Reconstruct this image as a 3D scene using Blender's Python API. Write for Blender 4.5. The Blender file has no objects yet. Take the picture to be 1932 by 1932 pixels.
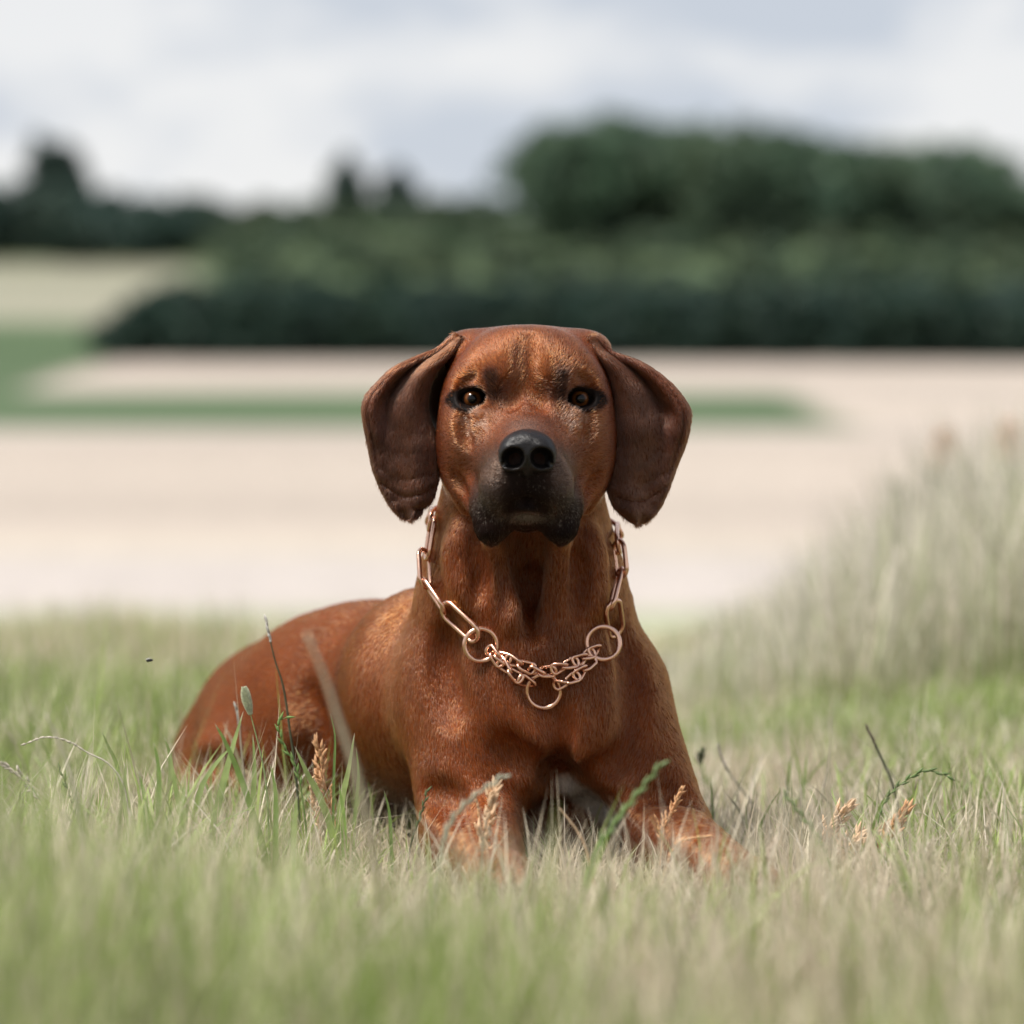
import bpy, bmesh, math, random
import numpy as np
from mathutils import Vector, Matrix

rng = np.random.default_rng(11)
random.seed(5)
scene = bpy.context.scene
COL = scene.collection

# ------------------------------------------------------------------ camera
K = 0.0005          # metres per photo pixel (1932 px wide frame) at the dog's eyes
D = 2.8             # metres from the lens to the dog's eyes
HC = 0.345          # lens height above the turf
cam_d = bpy.data.cameras.new("camera")
cam = bpy.data.objects.new("camera", cam_d)
COL.objects.link(cam)
cam.location = (0, -D, HC)
cam.rotation_euler = (math.radians(90), 0, 0)
cam_d.sensor_width = 36
cam_d.lens = 36 * D / (1932 * K)
cam_d.clip_start = 0.05
cam_d.clip_end = 6000
cam_d.dof.use_dof = True
cam_d.dof.focus_distance = D - 0.005
cam_d.dof.aperture_fstop = 2.75
scene.camera = cam

# ------------------------------------------------------------------ world: bright broken cloud over a blue sky
SUN_EL, SUN_AZ = math.radians(60), math.radians(-120)   # azimuth measured from +Y towards +X; light comes from behind the camera's left shoulder
w = bpy.data.worlds.new("World")
scene.world = w
w.use_nodes = True
nt = w.node_tree
N, L = nt.nodes, nt.links
N.clear()
out = N.new("ShaderNodeOutputWorld")
bg = N.new("ShaderNodeBackground")
bg.inputs["Strength"].default_value = 0.1
sky = N.new("ShaderNodeTexSky")
sky.sky_type = 'NISHITA'
sky.sun_disc = False
sky.sun_elevation = SUN_EL
sky.sun_rotation = SUN_AZ
tc = N.new("ShaderNodeTexCoord")
mp = N.new("ShaderNodeMapping")
mp.inputs["Scale"].default_value = (8.5, 8.5, 19.0)
mp.inputs["Location"].default_value = (2.3, 0.4, 0.85)
nz = N.new("ShaderNodeTexNoise")
nz.inputs["Scale"].default_value = 1.0
nz.inputs["Detail"].default_value = 4
nz.inputs["Roughness"].default_value = 0.5
ramp = N.new("ShaderNodeValToRGB")
e = ramp.color_ramp.elements
e[0].position = 0.42; e[0].color = (0.0, 0.0, 0.0, 1)
e[1].position = 0.55; e[1].color = (1, 1, 1, 1)
cl = N.new("ShaderNodeMixRGB")
cl.inputs["Color1"].default_value = (4.6, 4.9, 5.4, 1)     # grey-blue cloud base
cl.inputs["Color2"].default_value = (6.75, 6.7, 6.65, 1)       # sunlit cloud
mx = N.new("ShaderNodeMixRGB")
sepw = N.new("ShaderNodeSeparateXYZ"); cov = N.new("ShaderNodeMapRange")      # cloud cover thins towards the zenith, as broken cloud does
cov.inputs["From Min"].default_value = 0.05; cov.inputs["From Max"].default_value = 0.8
cov.inputs["To Min"].default_value = 0.98; cov.inputs["To Max"].default_value = 0.42
L.new(tc.outputs["Generated"], sepw.inputs["Vector"]); L.new(sepw.outputs["Z"], cov.inputs["Value"]); L.new(cov.outputs["Result"], mx.inputs["Fac"])
L.new(tc.outputs["Generated"], mp.inputs["Vector"])
L.new(mp.outputs["Vector"], nz.inputs["Vector"])
L.new(nz.outputs["Fac"], ramp.inputs["Fac"])
L.new(ramp.outputs["Color"], cl.inputs["Fac"])
L.new(sky.outputs["Color"], mx.inputs["Color1"])
L.new(cl.outputs["Color"], mx.inputs["Color2"])
L.new(mx.outputs["Color"], bg.inputs["Color"])
L.new(bg.outputs["Background"], out.inputs["Surface"])

# ------------------------------------------------------------------ sun through thin cloud
sun_d = bpy.data.lights.new("sun", 'SUN')
sun_d.energy = 4.7
sun_d.angle = math.radians(20)
sun_d.color = (1.0, 0.95, 0.88)
sun = bpy.data.objects.new("sun", sun_d)
COL.objects.link(sun)
sdir = Vector((math.sin(SUN_AZ) * math.cos(SUN_EL), math.cos(SUN_AZ) * math.cos(SUN_EL), math.sin(SUN_EL)))
sun.rotation_euler = sdir.to_track_quat('Z', 'Y').to_euler()
sun.location = sdir * 20

scene.view_settings.view_transform = 'Standard'
scene.view_settings.look = 'None'
scene.view_settings.exposure = 0.42
scene.view_settings.gamma = 1.0
scene.render.engine = 'CYCLES'
scene.cycles.use_denoising = True
scene.cycles.max_bounces = 6
scene.cycles.diffuse_bounces = 3
scene.cycles.glossy_bounces = 3
scene.cycles.transparent_max_bounces = 6
scene.cycles.caustics_reflective = False
scene.cycles.caustics_refractive = False
scene.cycles_curves.shape = 'RIBBONS'
scene.cycles_curves.subdivisions = 2

# ------------------------------------------------------------------ helpers
C0 = K / D
def A(px, py, Y):
    """photo pixel + depth behind the dog's eyes -> world point"""
    s = C0 * (D + Y)
    return np.array([(px - 966) * s, Y, HC - (py - 966) * s])
def proj(P):
    s = C0 * (D + P[..., 1])
    return 966 + P[..., 0] / s, 966 + (HC - P[..., 2]) / s
def sstep(a, b, x):
    t = np.clip((x - a) / (b - a), 0, 1)
    return t * t * (3 - 2 * t)
def lerp(a, b, t):
    return a + (b - a) * t

def tag(o, label=None, cat=None, group=None, kind=None):
    if label: o["label"] = label
    if cat: o["category"] = cat
    if group: o["group"] = group
    if kind: o["kind"] = kind
    return o

def mesh_np(name, V, F, mat=None, parent=None, col=None, smooth=True):
    """V (n,3); F list of int arrays, each (m,3) or (m,4)"""
    me = bpy.data.meshes.new(name)
    V = np.asarray(V, dtype=np.float32)
    if not isinstance(F, list): F = [F]
    F = [np.asarray(f, dtype=np.int32) for f in F if len(f)]
    loops = np.concatenate([f.ravel() for f in F])
    sizes = np.concatenate([np.full(len(f), f.shape[1], np.int32) for f in F])
    me.vertices.add(len(V)); me.vertices.foreach_set("co", V.ravel())
    me.loops.add(len(loops)); me.loops.foreach_set("vertex_index", loops)
    me.polygons.add(len(sizes))
    me.polygons.foreach_set("loop_start", np.concatenate([[0], np.cumsum(sizes)[:-1]]).astype(np.int32))
    me.polygons.foreach_set("use_smooth", np.full(len(sizes), smooth))
    me.update(calc_edges=True)
    if col is not None:
        a = me.color_attributes.new("Col", 'FLOAT_COLOR', 'POINT')
        c = np.ones((len(V), 4), np.float32); c[:, :3] = col
        a.data.foreach_set("color", c.ravel())
    if mat: me.materials.append(mat)
    o = bpy.data.objects.new(name, me)
    COL.objects.link(o)
    if parent: o.parent = parent
    return o

def empty(name, loc=(0, 0, 0)):
    o = bpy.data.objects.new(name, None)
    o.location = loc
    o.empty_display_size = 0.05
    COL.objects.link(o)
    return o
def child(o, parent):
    """parent while keeping the mesh's world-space vertices where they are"""
    o.parent = parent
    o.matrix_parent_inverse = Matrix.Translation(-Vector(parent.location))
    return o

def tube(P, R, n=8, caps=True, flat=1.0, updir=None):
    """sweep a ring of n verts along points P with radii R"""
    P = np.asarray(P, float); R = np.broadcast_to(np.asarray(R, float), (len(P),))
    T = np.gradient(P, axis=0); T /= np.linalg.norm(T, axis=1, keepdims=True) + 1e-12
    u = np.array([0, 1.0, 0]) if updir is None else np.asarray(updir, float)
    V = []
    for i in range(len(P)):
        b = np.cross(T[i], u)
        if np.linalg.norm(b) < 1e-4: b = np.cross(T[i], [1, 0, 0])
        b /= np.linalg.norm(b); u2 = np.cross(b, T[i])
        th = np.arange(n) / n * 2 * np.pi
        V.append(P[i] + R[i] * (np.cos(th)[:, None] * b + flat * np.sin(th)[:, None] * u2))
        u = u2
    V = np.concatenate(V)
    F = []
    for i in range(len(P) - 1):
        for j in range(n):
            k = (j + 1) % n
            F.append((i * n + j, i * n + k, (i + 1) * n + k, (i + 1) * n + j))
    tri = []
    if caps:
        c0, c1 = len(V), len(V) + 1
        V = np.concatenate([V, P[:1], P[-1:]])
        m = (len(P) - 1) * n
        for j in range(n):
            k = (j + 1) % n
            tri.append((c0, k, j)); tri.append((c1, m + j, m + k))
    return V, [np.array(F), np.array(tri)] if tri else [np.array(F)]

def join(parts):
    VV, Q, T, CC, off = [], [], [], [], 0
    for p in parts:
        V, F = p[0], p[1]
        if not isinstance(F, list): F = [F]
        for f in F:
            f = np.asarray(f)
            if len(f) == 0: continue
            (Q if f.shape[1] == 4 else T).append(f + off)
        VV.append(V); off += len(V)
        if len(p) > 2: CC.append(np.broadcast_to(p[2], (len(V), 3)))
    Fs = []
    if Q: Fs.append(np.concatenate(Q))
    if T: Fs.append(np.concatenate(T))
    return (np.concatenate(VV), Fs, np.concatenate(CC)) if CC else (np.concatenate(VV), Fs)

def spline(pts, n=16):
    """Catmull-Rom through pts"""
    P = np.asarray(pts, float)
    P = np.concatenate([[2 * P[0] - P[1]], P, [2 * P[-1] - P[-2]]])
    o = []
    m = len(P) - 3
    for t in np.linspace(0, m - 1e-6, n):
        i = int(t); f = t - i
        a, b, c, d = P[i:i + 4]
        o.append(0.5 * ((2 * b) + (-a + c) * f + (2 * a - 5 * b + 4 * c - d) * f * f + (-a + 3 * b - 3 * c + d) * f ** 3))
    return np.array(o)

# value noise on numpy points
_perm = np.random.default_rng(3).random((64, 64, 64)).astype(np.float32)
def vnoise(P, s):
    Q = np.asarray(P) * s
    i = np.floor(Q).astype(int); f = Q - i; f = f * f * (3 - 2 * f)
    o = 0
    for dx in (0, 1):
        for dy in (0, 1):
            for dz in (0, 1):
                wgt = np.abs(1 - dx - f[..., 0]) * np.abs(1 - dy - f[..., 1]) * np.abs(1 - dz - f[..., 2])
                o = o + wgt * _perm[(i[..., 0] + dx) % 64, (i[..., 1] + dy) % 64, (i[..., 2] + dz) % 64]
    return o

# ------------------------------------------------------------------ materials
def mat_new(name):
    m = bpy.data.materials.new(name); m.use_nodes = True
    nt = m.node_tree
    return m, nt, nt.nodes["Principled BSDF"]
def noise_mul(nt, colsock, scale, lo, hi, detail=4, coord="Object"):
    """colour * noise between lo..hi"""
    tc = nt.nodes.new("ShaderNodeTexCoord"); nz = nt.nodes.new("ShaderNodeTexNoise")
    nz.inputs["Scale"].default_value = scale; nz.inputs["Detail"].default_value = detail
    mr = nt.nodes.new("ShaderNodeMapRange")
    mr.inputs["From Min"].default_value = 0.3; mr.inputs["From Max"].default_value = 0.7
    mr.inputs["To Min"].default_value = lo; mr.inputs["To Max"].default_value = hi
    mul = nt.nodes.new("ShaderNodeMixRGB"); mul.blend_type = 'MULTIPLY'; mul.inputs["Fac"].default_value = 1
    nt.links.new(tc.outputs[coord], nz.inputs["Vector"]); nt.links.new(nz.outputs["Fac"], mr.inputs["Value"])
    nt.links.new(colsock, mul.inputs["Color1"]); nt.links.new(mr.outputs["Result"], mul.inputs["Color2"])
    return mul.outputs["Color"], nz
def attr_col(nt, name="Col"):
    a = nt.nodes.new("ShaderNodeAttribute"); a.attribute_name = name
    return a.outputs["Color"]
def bump(nt, bsdf, height, strength, dist):
    b = nt.nodes.new("ShaderNodeBump"); b.inputs["Strength"].default_value = strength; b.inputs["Distance"].default_value = dist
    nt.links.new(height, b.inputs["Height"]); nt.links.new(b.outputs["Normal"], bsdf.inputs["Normal"])

def mat_leaf(name, translucent=0.35, rough=0.5, nscale=60, lo=0.8, hi=1.15):
    m, nt, b = mat_new(name)
    c, _ = noise_mul(nt, attr_col(nt), nscale, lo, hi)
    nt.links.new(c, b.inputs["Base Color"])
    b.inputs["Roughness"].default_value = rough
    b.inputs["Specular IOR Level"].default_value = 0.3
    tr = nt.nodes.new("ShaderNodeBsdfTranslucent"); nt.links.new(c, tr.inputs["Color"])
    ms = nt.nodes.new("ShaderNodeMixShader"); ms.inputs["Fac"].default_value = translucent
    o = nt.nodes["Material Output"]
    nt.links.new(b.outputs["BSDF"], ms.inputs[1]); nt.links.new(tr.outputs["BSDF"], ms.inputs[2])
    nt.links.new(ms.outputs["Shader"], o.inputs["Surface"])
    return m

M_GRASS = mat_leaf("grass_blades", 0.42, 0.45, 90)
M_LEAF = mat_leaf("tree_foliage", 0.25, 0.6, 0.5, 0.75, 1.2)
M_STEM = mat_leaf("dry_stems", 0.2, 0.55, 300)
# ------------------------------------------------------------------ land: turf, valley, striped fields, rising hill
PROF = np.array([(-60, 0.0), (0, 0.0), (6.6, 0.0), (9, -0.14), (14, -0.42), (20, -0.60), (35, -0.68), (50, -0.40), (90, 0.95), (143, 4.55), (170, 5.75),
                 (206, 8.45), (300, 15.3), (340, 20.8), (420, 37.5), (450, 43), (485, 49), (560, 50), (700, 49), (3000, 40)])
def ground_z(x, y):
    x = np.asarray(x, float); y = np.asarray(y, float)
    d = y + D
    # smoothed profile
    z = 0
    for o in (-1, -.5, 0, .5, 1):
        z = z + np.interp(d * (1 + o * (.06 - .045 * sstep(60, 120, d))), PROF[:, 0], PROF[:, 1]) / 5
    near = sstep(12, 5, np.abs(d))
    P = np.stack([x, y, np.zeros_like(x)], -1)
    z = z + near * (0.018 * (vnoise(P, 2.1) - 0.5) + 0.010 * (vnoise(P + 7, 6.0) - 0.5))
    z = z + sstep(30, 200, d) * 0.7 * (vnoise(P + 3, 0.012) - 0.5)
    # tussocky bank to the right
    z = z + 0.34 * np.exp(-((x - 1.75) / 0.62) ** 2 - ((y - 4.6) / 1.5) ** 2)
    z = z + 0.05 * np.exp(-((x - 0.95) / 0.45) ** 2 - ((y - 1.6) / 0.9) ** 2)
    return z

nx_, ny_ = 280, 560
ux = np.linspace(-1, 1, nx_); gx = np.sinh(ux * 7.2) / np.sinh(7.2) * 1600
uy = np.linspace(-0.62, 1, ny_); gy = np.sinh(uy * 7.2) / np.sinh(7.2) * 2200
GX, GY = np.meshgrid(gx, gy, indexing='ij')
GZ = ground_z(GX, GY)
GV = np.stack([GX, GY, GZ], -1).reshape(-1, 3)
ii, jj = np.meshgrid(np.arange(nx_ - 1), np.arange(ny_ - 1), indexing='ij')
a = (ii * ny_ + jj).ravel()
GF = np.stack([a, a + ny_, a + ny_ + 1, a + 1], -1)
d = GV[:, 1] + D
pxs, _ = proj(GV)
d_true = d
d = d + 4 * (vnoise(GV + 15, .03) - .5) * sstep(40, 120, d)
pn = vnoise(GV, 0.35); pn2 = vnoise(GV + 9, 0.05)
STRAW = np.array([0.395, 0.342, 0.292]); PALE = np.array([0.415, 0.375, 0.345]); CROP = np.array([0.075, 0.112, 0.058]); MEAD = np.array([0.32, 0.34, 0.23])
SOIL = np.array([0.16, 0.125, 0.09]); HILL = np.array([0.25, 0.245, 0.185])
c = np.tile(SOIL, (len(GV), 1))
def lay(mask, colr):
    global c
    c = c * (1 - mask[:, None]) + np.asarray(colr) * mask[:, None]
def band(a, b, s=1.5):
    return sstep(a - s, a + s, d) * sstep(b + s, b - s, d)
lay(sstep(5.5, 8, d), [0.42, 0.40, 0.27])
lay(band(13, 30, 2) * 1.0, MEAD * 0.95)
lay(band(30, 52, 3), PALE)
lay(sstep(48, 56, d), STRAW)
lay(band(128, 139, 3) * 0.5, PALE * 0.8)
cropx = sstep(1660, 1560, pxs + (d - 150) * 2.0)
lay(band(138, 212, 3) * cropx, CROP)
lay(band(211, 220, 3) * 0.6, PALE * 0.85)
# green headland running up the left side of the wood
wedge = sstep(60, 30, pxs - (d - 215) * 1.9) * sstep(204, 208, d) * sstep(352, 346, d)
lay(wedge, CROP * 1.0)
lay(sstep(346, 356, d) * sstep(408, 400, d), HILL)
lay(sstep(398, 408, d), np.array([0.10, 0.13, 0.06]))
lay(sstep(308, 318, d) * sstep(300, 420, pxs), np.array([0.075, 0.105, 0.055]))
streak = vnoise(np.stack([GV[:, 0] * .012, GV[:, 1] * .16, GV[:, 0] * 0], -1) + 5, 1.0)
c = c * (0.84 + 0.20 * pn2[:, None] + 0.14 * streak[:, None])
m, nt, b = mat_new("land")
cc, nzz = noise_mul(nt, attr_col(nt), 1.3, 0.85, 1.12, 8)
cc2, nz2 = noise_mul(nt, cc, 45.0, 0.75, 1.2, 6)
nt.links.new(cc2, b.inputs["Base Color"]); b.inputs["Roughness"].default_value = 0.95
b.inputs["Specular IOR Level"].default_value = 0.1
bump(nt, b, nz2.outputs["Fac"], 0.6, 0.02)
ground = tag(mesh_np("ground", GV, GF, m, col=c), kind="structure")

# ------------------------------------------------------------------ woods
def leafcloud(centre, rad, n, size, rg, col, colvar=0.35):
    """n leaf-clump quads spread in a lumpy crown shell; returns V, F, C"""
    lobes = rg.normal(size=(7, 3)); lobes /= np.linalg.norm(lobes, axis=1, keepdims=True)
    v = rg.normal(size=(n, 3)); v /= np.linalg.norm(v, axis=1, keepdims=True)
    lump = 0.78 + 0.30 * np.max(np.clip(v @ lobes.T, 0, 1) ** 5, axis=1)
    r = rg.random(n) ** 0.45 * lump
    p = v * r[:, None] * rad
    n1 = v + rg.normal(size=(n, 3)) * 0.7; n1 /= np.linalg.norm(n1, axis=1, keepdims=True)
    t = np.cross(n1, rg.normal(size=(n, 3))); t /= np.linalg.norm(t, axis=1, keepdims=True)
    b_ = np.cross(n1, t)
    s = size * (0.6 + 0.8 * rg.random((n, 1)))
    P = np.stack([p - t * s, p - b_ * s * 0.6, p + t * s, p + b_ * s * 0.6], 1) + centre
    F = np.arange(n * 4).reshape(n, 4)
    cv = np.asarray(col) * (1 - colvar / 2 + colvar * rg.random((n, 1)))
    return P.reshape(-1, 3), F, np.repeat(cv, 4, axis=0)

def crown_cluster(base, h, wid, n, size, rg, col):
    """a broadleaf crown: several overlapping clouds over a trunk base"""
    parts = []
    for q in range(5):
        o = np.array([rg.normal() * wid * 0.25, rg.normal() * wid * 0.25, h * (0.46 + 0.115 * q + 0.04 * rg.normal())])
        rr = np.array([wid * 0.38, wid * 0.38, h * 0.2]) * (1.05 - 0.09 * q + 0.15 * rg.random())
        parts.append(leafcloud(base + o, rr, n // 5, size, rg, col * (0.9 + 0.2 * rg.random())))
    return join(parts)
def trunk_parts(base, h, r, rg, limbs=4):
    top = base + np.array([rg.normal() * 0.05 * h, rg.normal() * 0.05 * h, h * 0.72])
    P = spline([base - [0, 0, 0.6], base + (top - base) * 0.4 + rg.normal(size=3) * 0.03 * h, top], 8)
    parts = [tube(P, np.linspace(r, r * 0.25, 8), 7)]
    for q in range(limbs):
        s0 = P[3 + q % 4]
        ang = rg.random() * 6.28
        e_ = s0 + np.array([math.cos(ang) * h * 0.2, math.sin(ang) * h * 0.2, h * 0.17])
        parts.append(tube(spline([s0, (s0 + e_) / 2 + [0, 0, h * 0.02], e_], 5), np.linspace(r * 0.4, r * 0.08, 5), 5))
    return join(parts)

mb, ntb, bb = mat_new("bark")
rgbn = ntb.nodes.new("ShaderNodeRGB"); rgbn.outputs[0].default_value = (0.07, 0.055, 0.04, 1)
cb, _ = noise_mul(ntb, rgbn.outputs[0], 6, 0.6, 1.3)
ntb.links.new(cb, bb.inputs["Base Color"]); bb.inputs["Roughness"].default_value = 0.9
M_BARK = mb

def wood(name, label, spots, col, n, size, rg, cat="woodland", skirt=7):
    """spots: (x, y, height, width)"""
    parts = []
    for (x, y, h, wd) in spots:
        z = float(ground_z(x, y))
        base = np.array([x, y, z - 0.3])
        V, F, Cc = crown_cluster(base, h, wd, n, size, rg, np.asarray(col) * (0.88 + 0.24 * rg.random()) * np.array([0.9 + 0.2 * rg.random(), 1, 0.9 + 0.2 * rg.random()]))
        parts.append((V, F, Cc))
        tv, tf = tube([base, base + [0, 0, h * 0.5]], [wd * 0.03, wd * 0.02], 5)
        parts.append((tv, tf, np.array([0.05, 0.04, 0.03])))
        # bushy skirt right down to the ground at the wood's edge
        V, F, Cc = leafcloud(base + [0, 0, h * 0.26], np.array([wd * 0.55, wd * 0.55, h * 0.30]), n // skirt, size, rg, np.asarray(col) * 0.9)
        parts.append((V, F, Cc))
    V, F, Cc = join(parts)
    return tag(mesh_np(name, V, F, M_LEAF, col=Cc, smooth=False), label, cat, kind="stuff")

def X_at(px, d): return (px - 966) * C0 * d
GREEN = np.array([0.080, 0.130, 0.078]); DEEP = np.array([0.042, 0.076, 0.058])
rgw = np.random.default_rng(21)
spots = []
# hedge-like plantation in front: dark face, rounding away at its left end
for i in range(300):
    dd = 303 + 24 * rgw.random()
    left = 225 + (dd - 303) * 2.0 + 25 * rgw.random()
    px = left + (2350 - left) * rgw.random()
    h = (6.4 + 0.9 * rgw.random()) * (0.55 + 0.45 * sstep(0, 70, px - left))
    spots.append((X_at(px, dd), dd - D, h, 5.2 + 1.5 * rgw.random()))
for px in np.linspace(228, 2330, 90):       # closed front edge
    dd = 303 + 2 * rgw.random() + max(0, 300 - px) * 0.10
    h = (6.6 + 0.8 * rgw.random()) * (0.55 + 0.45 * sstep(0, 70, px - 225))
    spots.append((X_at(px, dd), dd - D, h, 5.2))
wood("plantation", "long low dark green plantation edging the pale field", spots, np.array([0.026, 0.056, 0.040]), 420, 0.55, rgw, skirt=2)
# lighter scrub on the slope above it
spots = []
for i in range(420):
    dd = 330 + 158 * rgw.random()
    left = 330 + max(0, 450 - dd) * 0.9 + 60 * rgw.random()
    px = left + (2350 - left) * rgw.random()
    h = 2.0 + 1.6 * rgw.random() + 1.0 * sstep(445, 475, dd) * rgw.random()
    spots.append((X_at(px, dd), dd - D, h, 4.5 + 2 * rgw.random()))
wood("scrub", "lighter green scrub covering the slope between plantation and hill wood", spots, np.array([0.080, 0.118, 0.068]), 260, 0.5, rgw)
# tall wood on the hill to the right
spots = []
top = np.array([(985, 285), (1005, 262), (1040, 245), (1100, 235), (1180, 228), (1260, 232), (1350, 238), (1420, 250), (1500, 255), (1600, 268), (1700, 284), (1750, 282), (1800, 272), (1840, 284), (1870, 318), (1900, 350), (1932, 365), (2200, 420)])
for i in range(190):
    px = 1012 + 1160 * rgw.random(); dd = 425 + 60 * rgw.random()
    x = X_at(px, dd); z = float(ground_z(x, dd - D))
    ty = np.interp(px, top[:, 0], top[:, 1]) - 20 + 16 * rgw.random() + 45 * (1 - (dd - 425) / 60)
    h = HC + (966 - ty) * C0 * dd - z
    spots.append((x, dd - D, max(h, 6), 9 + 3 * rgw.random()))
wood("hill_wood", "tall broadleaf wood crowning the hill", spots, GREEN, 420, 0.75, rgw)
# wood on the left skyline
spots = []
top = np.array([(-300, 330), (0, 335), (60, 345), (180, 345), (260, 355), (340, 362), (420, 385), (455, 400)])
for i in range(75):
    px = -260 + 700 * rgw.random(); dd = 408 + 40 * rgw.random()
    if px > 330: dd = 432 + 25 * rgw.random()
    x = X_at(px, dd); z = float(ground_z(x, dd - D))
    ty = np.interp(px, top[:, 0], top[:, 1]) + 12 * rgw.random() + 30 * (1 - (dd - 408) / 50)
    h = HC + (966 - ty) * C0 * dd - z
    spots.append((x, dd - D, max(h, 2.5), 8 + 2 * rgw.random()))
wood("skyline_wood", "dark wood running along the skyline above the straw-coloured slope", spots, DEEP, 420, 0.7, rgw)

def tree(px, dd, top_py, width_px, label, col, group=None, seed=1, n=1500):
    rg = np.random.default_rng(seed)
    x = X_at(px, dd); y = dd - D; z = float(ground_z(x, y))
    h = HC + (966 - top_py) * C0 * dd - z
    wd = width_px * C0 * dd
    t = tag(empty("tree", (x, y, z)), label, "tree", group)
    base = np.array([0, 0, 0.0])
    V, F = trunk_parts(base, h, h * 0.03, rg)
    mesh_np("trunk", V, F, M_BARK, t)
    parts = []
    for q in range(9):
        o = np.array([rg.normal() * wd * 0.10, rg.normal() * wd * 0.10, h * (0.20 + 0.70 * q / 8)])
        prof = math.sin(math.pi * (0.34 + 0.57 * q / 8))
        rr = np.array([wd * 0.50 * prof, wd * 0.50 * prof, h * 0.14])
        parts.append(leafcloud(o, rr, n // 9, 0.55, rg, np.asarray(col) * (0.8 + 0.4 * rg.random())))
    V, F, Cc = join(parts)
    mesh_np("crown", V, F, M_LEAF, t, col=Cc, smooth=False)
    return t
tree(650, 478, 292, 96, "lone upright tree on the skyline, taller of a pair above the plantation", DEEP, seed=3, n=3200)
tree(756, 481, 312, 98, "lone rounded tree on the skyline, shorter of a pair above the plantation", DEEP, seed=4, n=3200)
tree(882, 476, 372, 60, "small bushy tree on the skyline below the hill wood", GREEN, seed=5)
tree(84, 420, 255, 135, "tall tree standing above the dark skyline wood", DEEP, seed=6, n=4200)
tree(142, 422, 284, 130, "broad tree leaning out of the dark skyline wood, beside its tallest tree", DEEP, seed=7, n=4200)
# ------------------------------------------------------------------ the dog: an implicit body turned into one mesh
FX = 993            # photo column of the face's mid-line
PR = []             # primitives: (kind, data, op, k)
def ell(c, r, k=0.02, op='u', rot=None):
    PR.append(('e', np.asarray(c, float), np.asarray(r, float), None if rot is None else np.array(Matrix.Rotation(math.radians(rot[0]), 3, rot[1])), op, k))
def rc(a, b, ra, rb, k=0.02, op='u', sc=(1, 1, 1)):
    PR.append(('c', np.asarray(a, float), np.asarray(b, float), ra, rb, np.asarray(sc, float), op, k))
def both(f):
    for s in (-1, 1): f(s)

# -- trunk, lying, running back to the left
rc(A(975, 1335, .25), A(640, 1366, .47), .118, .118, .05)
rc(A(700, 1362, .43), A(545, 1396, .60), .116, .096, .06)
ell(A(532, 1396, .62), (.088, .10, .094), .06)
rc(A(520, 1370, .55), A(450, 1455, .43), .078, .054, .05)            # folded thigh
rc(A(440, 1495, .43), A(385, 1510, .48), .034, .028, .02)            # hind foot
rc(A(410, 1440, .60), A(392, 1480, .52), .050, .038, .04)
ell(A(800, 1300, .24), (.085, .10, .100), .06)                       # withers and shoulder blade
# -- neck and chest
rc(A(990, 800, .105), A(984, 1020, .115), .074, .079, .03)
rc(A(984, 1020, .115), A(985, 1125, .135), .078, .099, .03)
rc(A(985, 1125, .135), A(1000, 1270, .165), .099, .118, .03)
ell(A(1012, 1325, .14), (.113, .105, .095), .04)
ell(A(1046, 1395, .075), (.040, .040, .042), .035)                   # breastbone
ell(A(965, 1345, .095), (.055, .045, .065), .04)                     # pectorals
ell(A(1112, 1350, .095), (.050, .045, .065), .04)
ell(A(1070, 1510, .25), (.10, .09, .085), .02)                       # brisket
# -- front leg, viewer's left
rc(A(880, 1310, .145), A(893, 1560, .075), .066, .052, .028)
ell(A(860, 1290, .15), (.055, .07, .075), .03)
rc(A(905, 1585, .06), A(930, 1640, -.12), .045, .026, .02)
ell(A(938, 1652, -.165), (.031, .046, .024), .012)
# -- front leg, viewer's right
rc(A(1146, 1320, .145), A(1256, 1560, .065), .060, .041, .028)
rc(A(1262, 1575, .05), A(1385, 1655, -.13), .037, .024, .02)
ell(A(1400, 1662, -.175), (.031, .046, .022), .012)
for (cx, sgn) in ((938, 1), (1400, 1)):                              # toes
    for q in (-1.5, -.5, .5, 1.5):
        ell(A(cx, 1662, -.205 + abs(q) * .006) + [q * .0135, 0, -.002], (.0085, .018, .013), .005)
# -- head
ell(A(FX, 690, .075), (.062, .085, .036), .02)
ell(A(945, 738, .075), (.047, .085, .056), .02)
ell(A(1041, 738, .075), (.047, .085, .056), .02)
ell(A(FX, 708, .018), (.058, .042, .040), .025)
both(lambda s: ell(A(FX + s * 62, 705, .004), (.026, .020, .017), .02))          # brow
both(lambda s: ell(A(FX + s * 116, 795, .040), (.024, .050, .050), .022))          # cheek bone
both(lambda s: ell(A(FX + s * 106, 872, .050), (.027, .045, .042), .025))          # cheek
both(lambda s: ell(A(FX + s * 84, 822, .006), (.024, .030, .030), .022))           # below the eye
ell(A(FX, 800, .035), (.062, .060, .070), .03)
rc(A(FX, 818, .004), A(FX, 872, -.086), .0335, .030, .018)                          # bridge
both(lambda s: rc(A(FX + s * 40, 868, -.010), A(FX + s * 33, 912, -.086), .029, .0215, .016))
both(lambda s: rc(A(FX + s * 40, 915, -.084), A(FX + s * 56, 972, -.062), .0222, .0170, .012))   # flews
both(lambda s: rc(A(FX + s * 60, 972, -.055), A(FX + s * 88, 922, .020), .018, .021, .014))
both(lambda s: ell(A(FX + s * 65, 992, -.056), (.0130, .016, .0120), .008))
ell(A(FX, 914, -.090), (.024, .014, .022), .014)
rc(A(FX, 958, -.040), A(FX, 932, .060), .020, .044, .014)                          # lower jaw
ell(A(FX, 970, -.058), (.027, .020, .0120), .006)                                   # chin
both(lambda s: rc(A(FX + s * 122, 905, .030), A(FX + s * 112, 955, .030), .010, .006, .012))    # cheek fold
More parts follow.
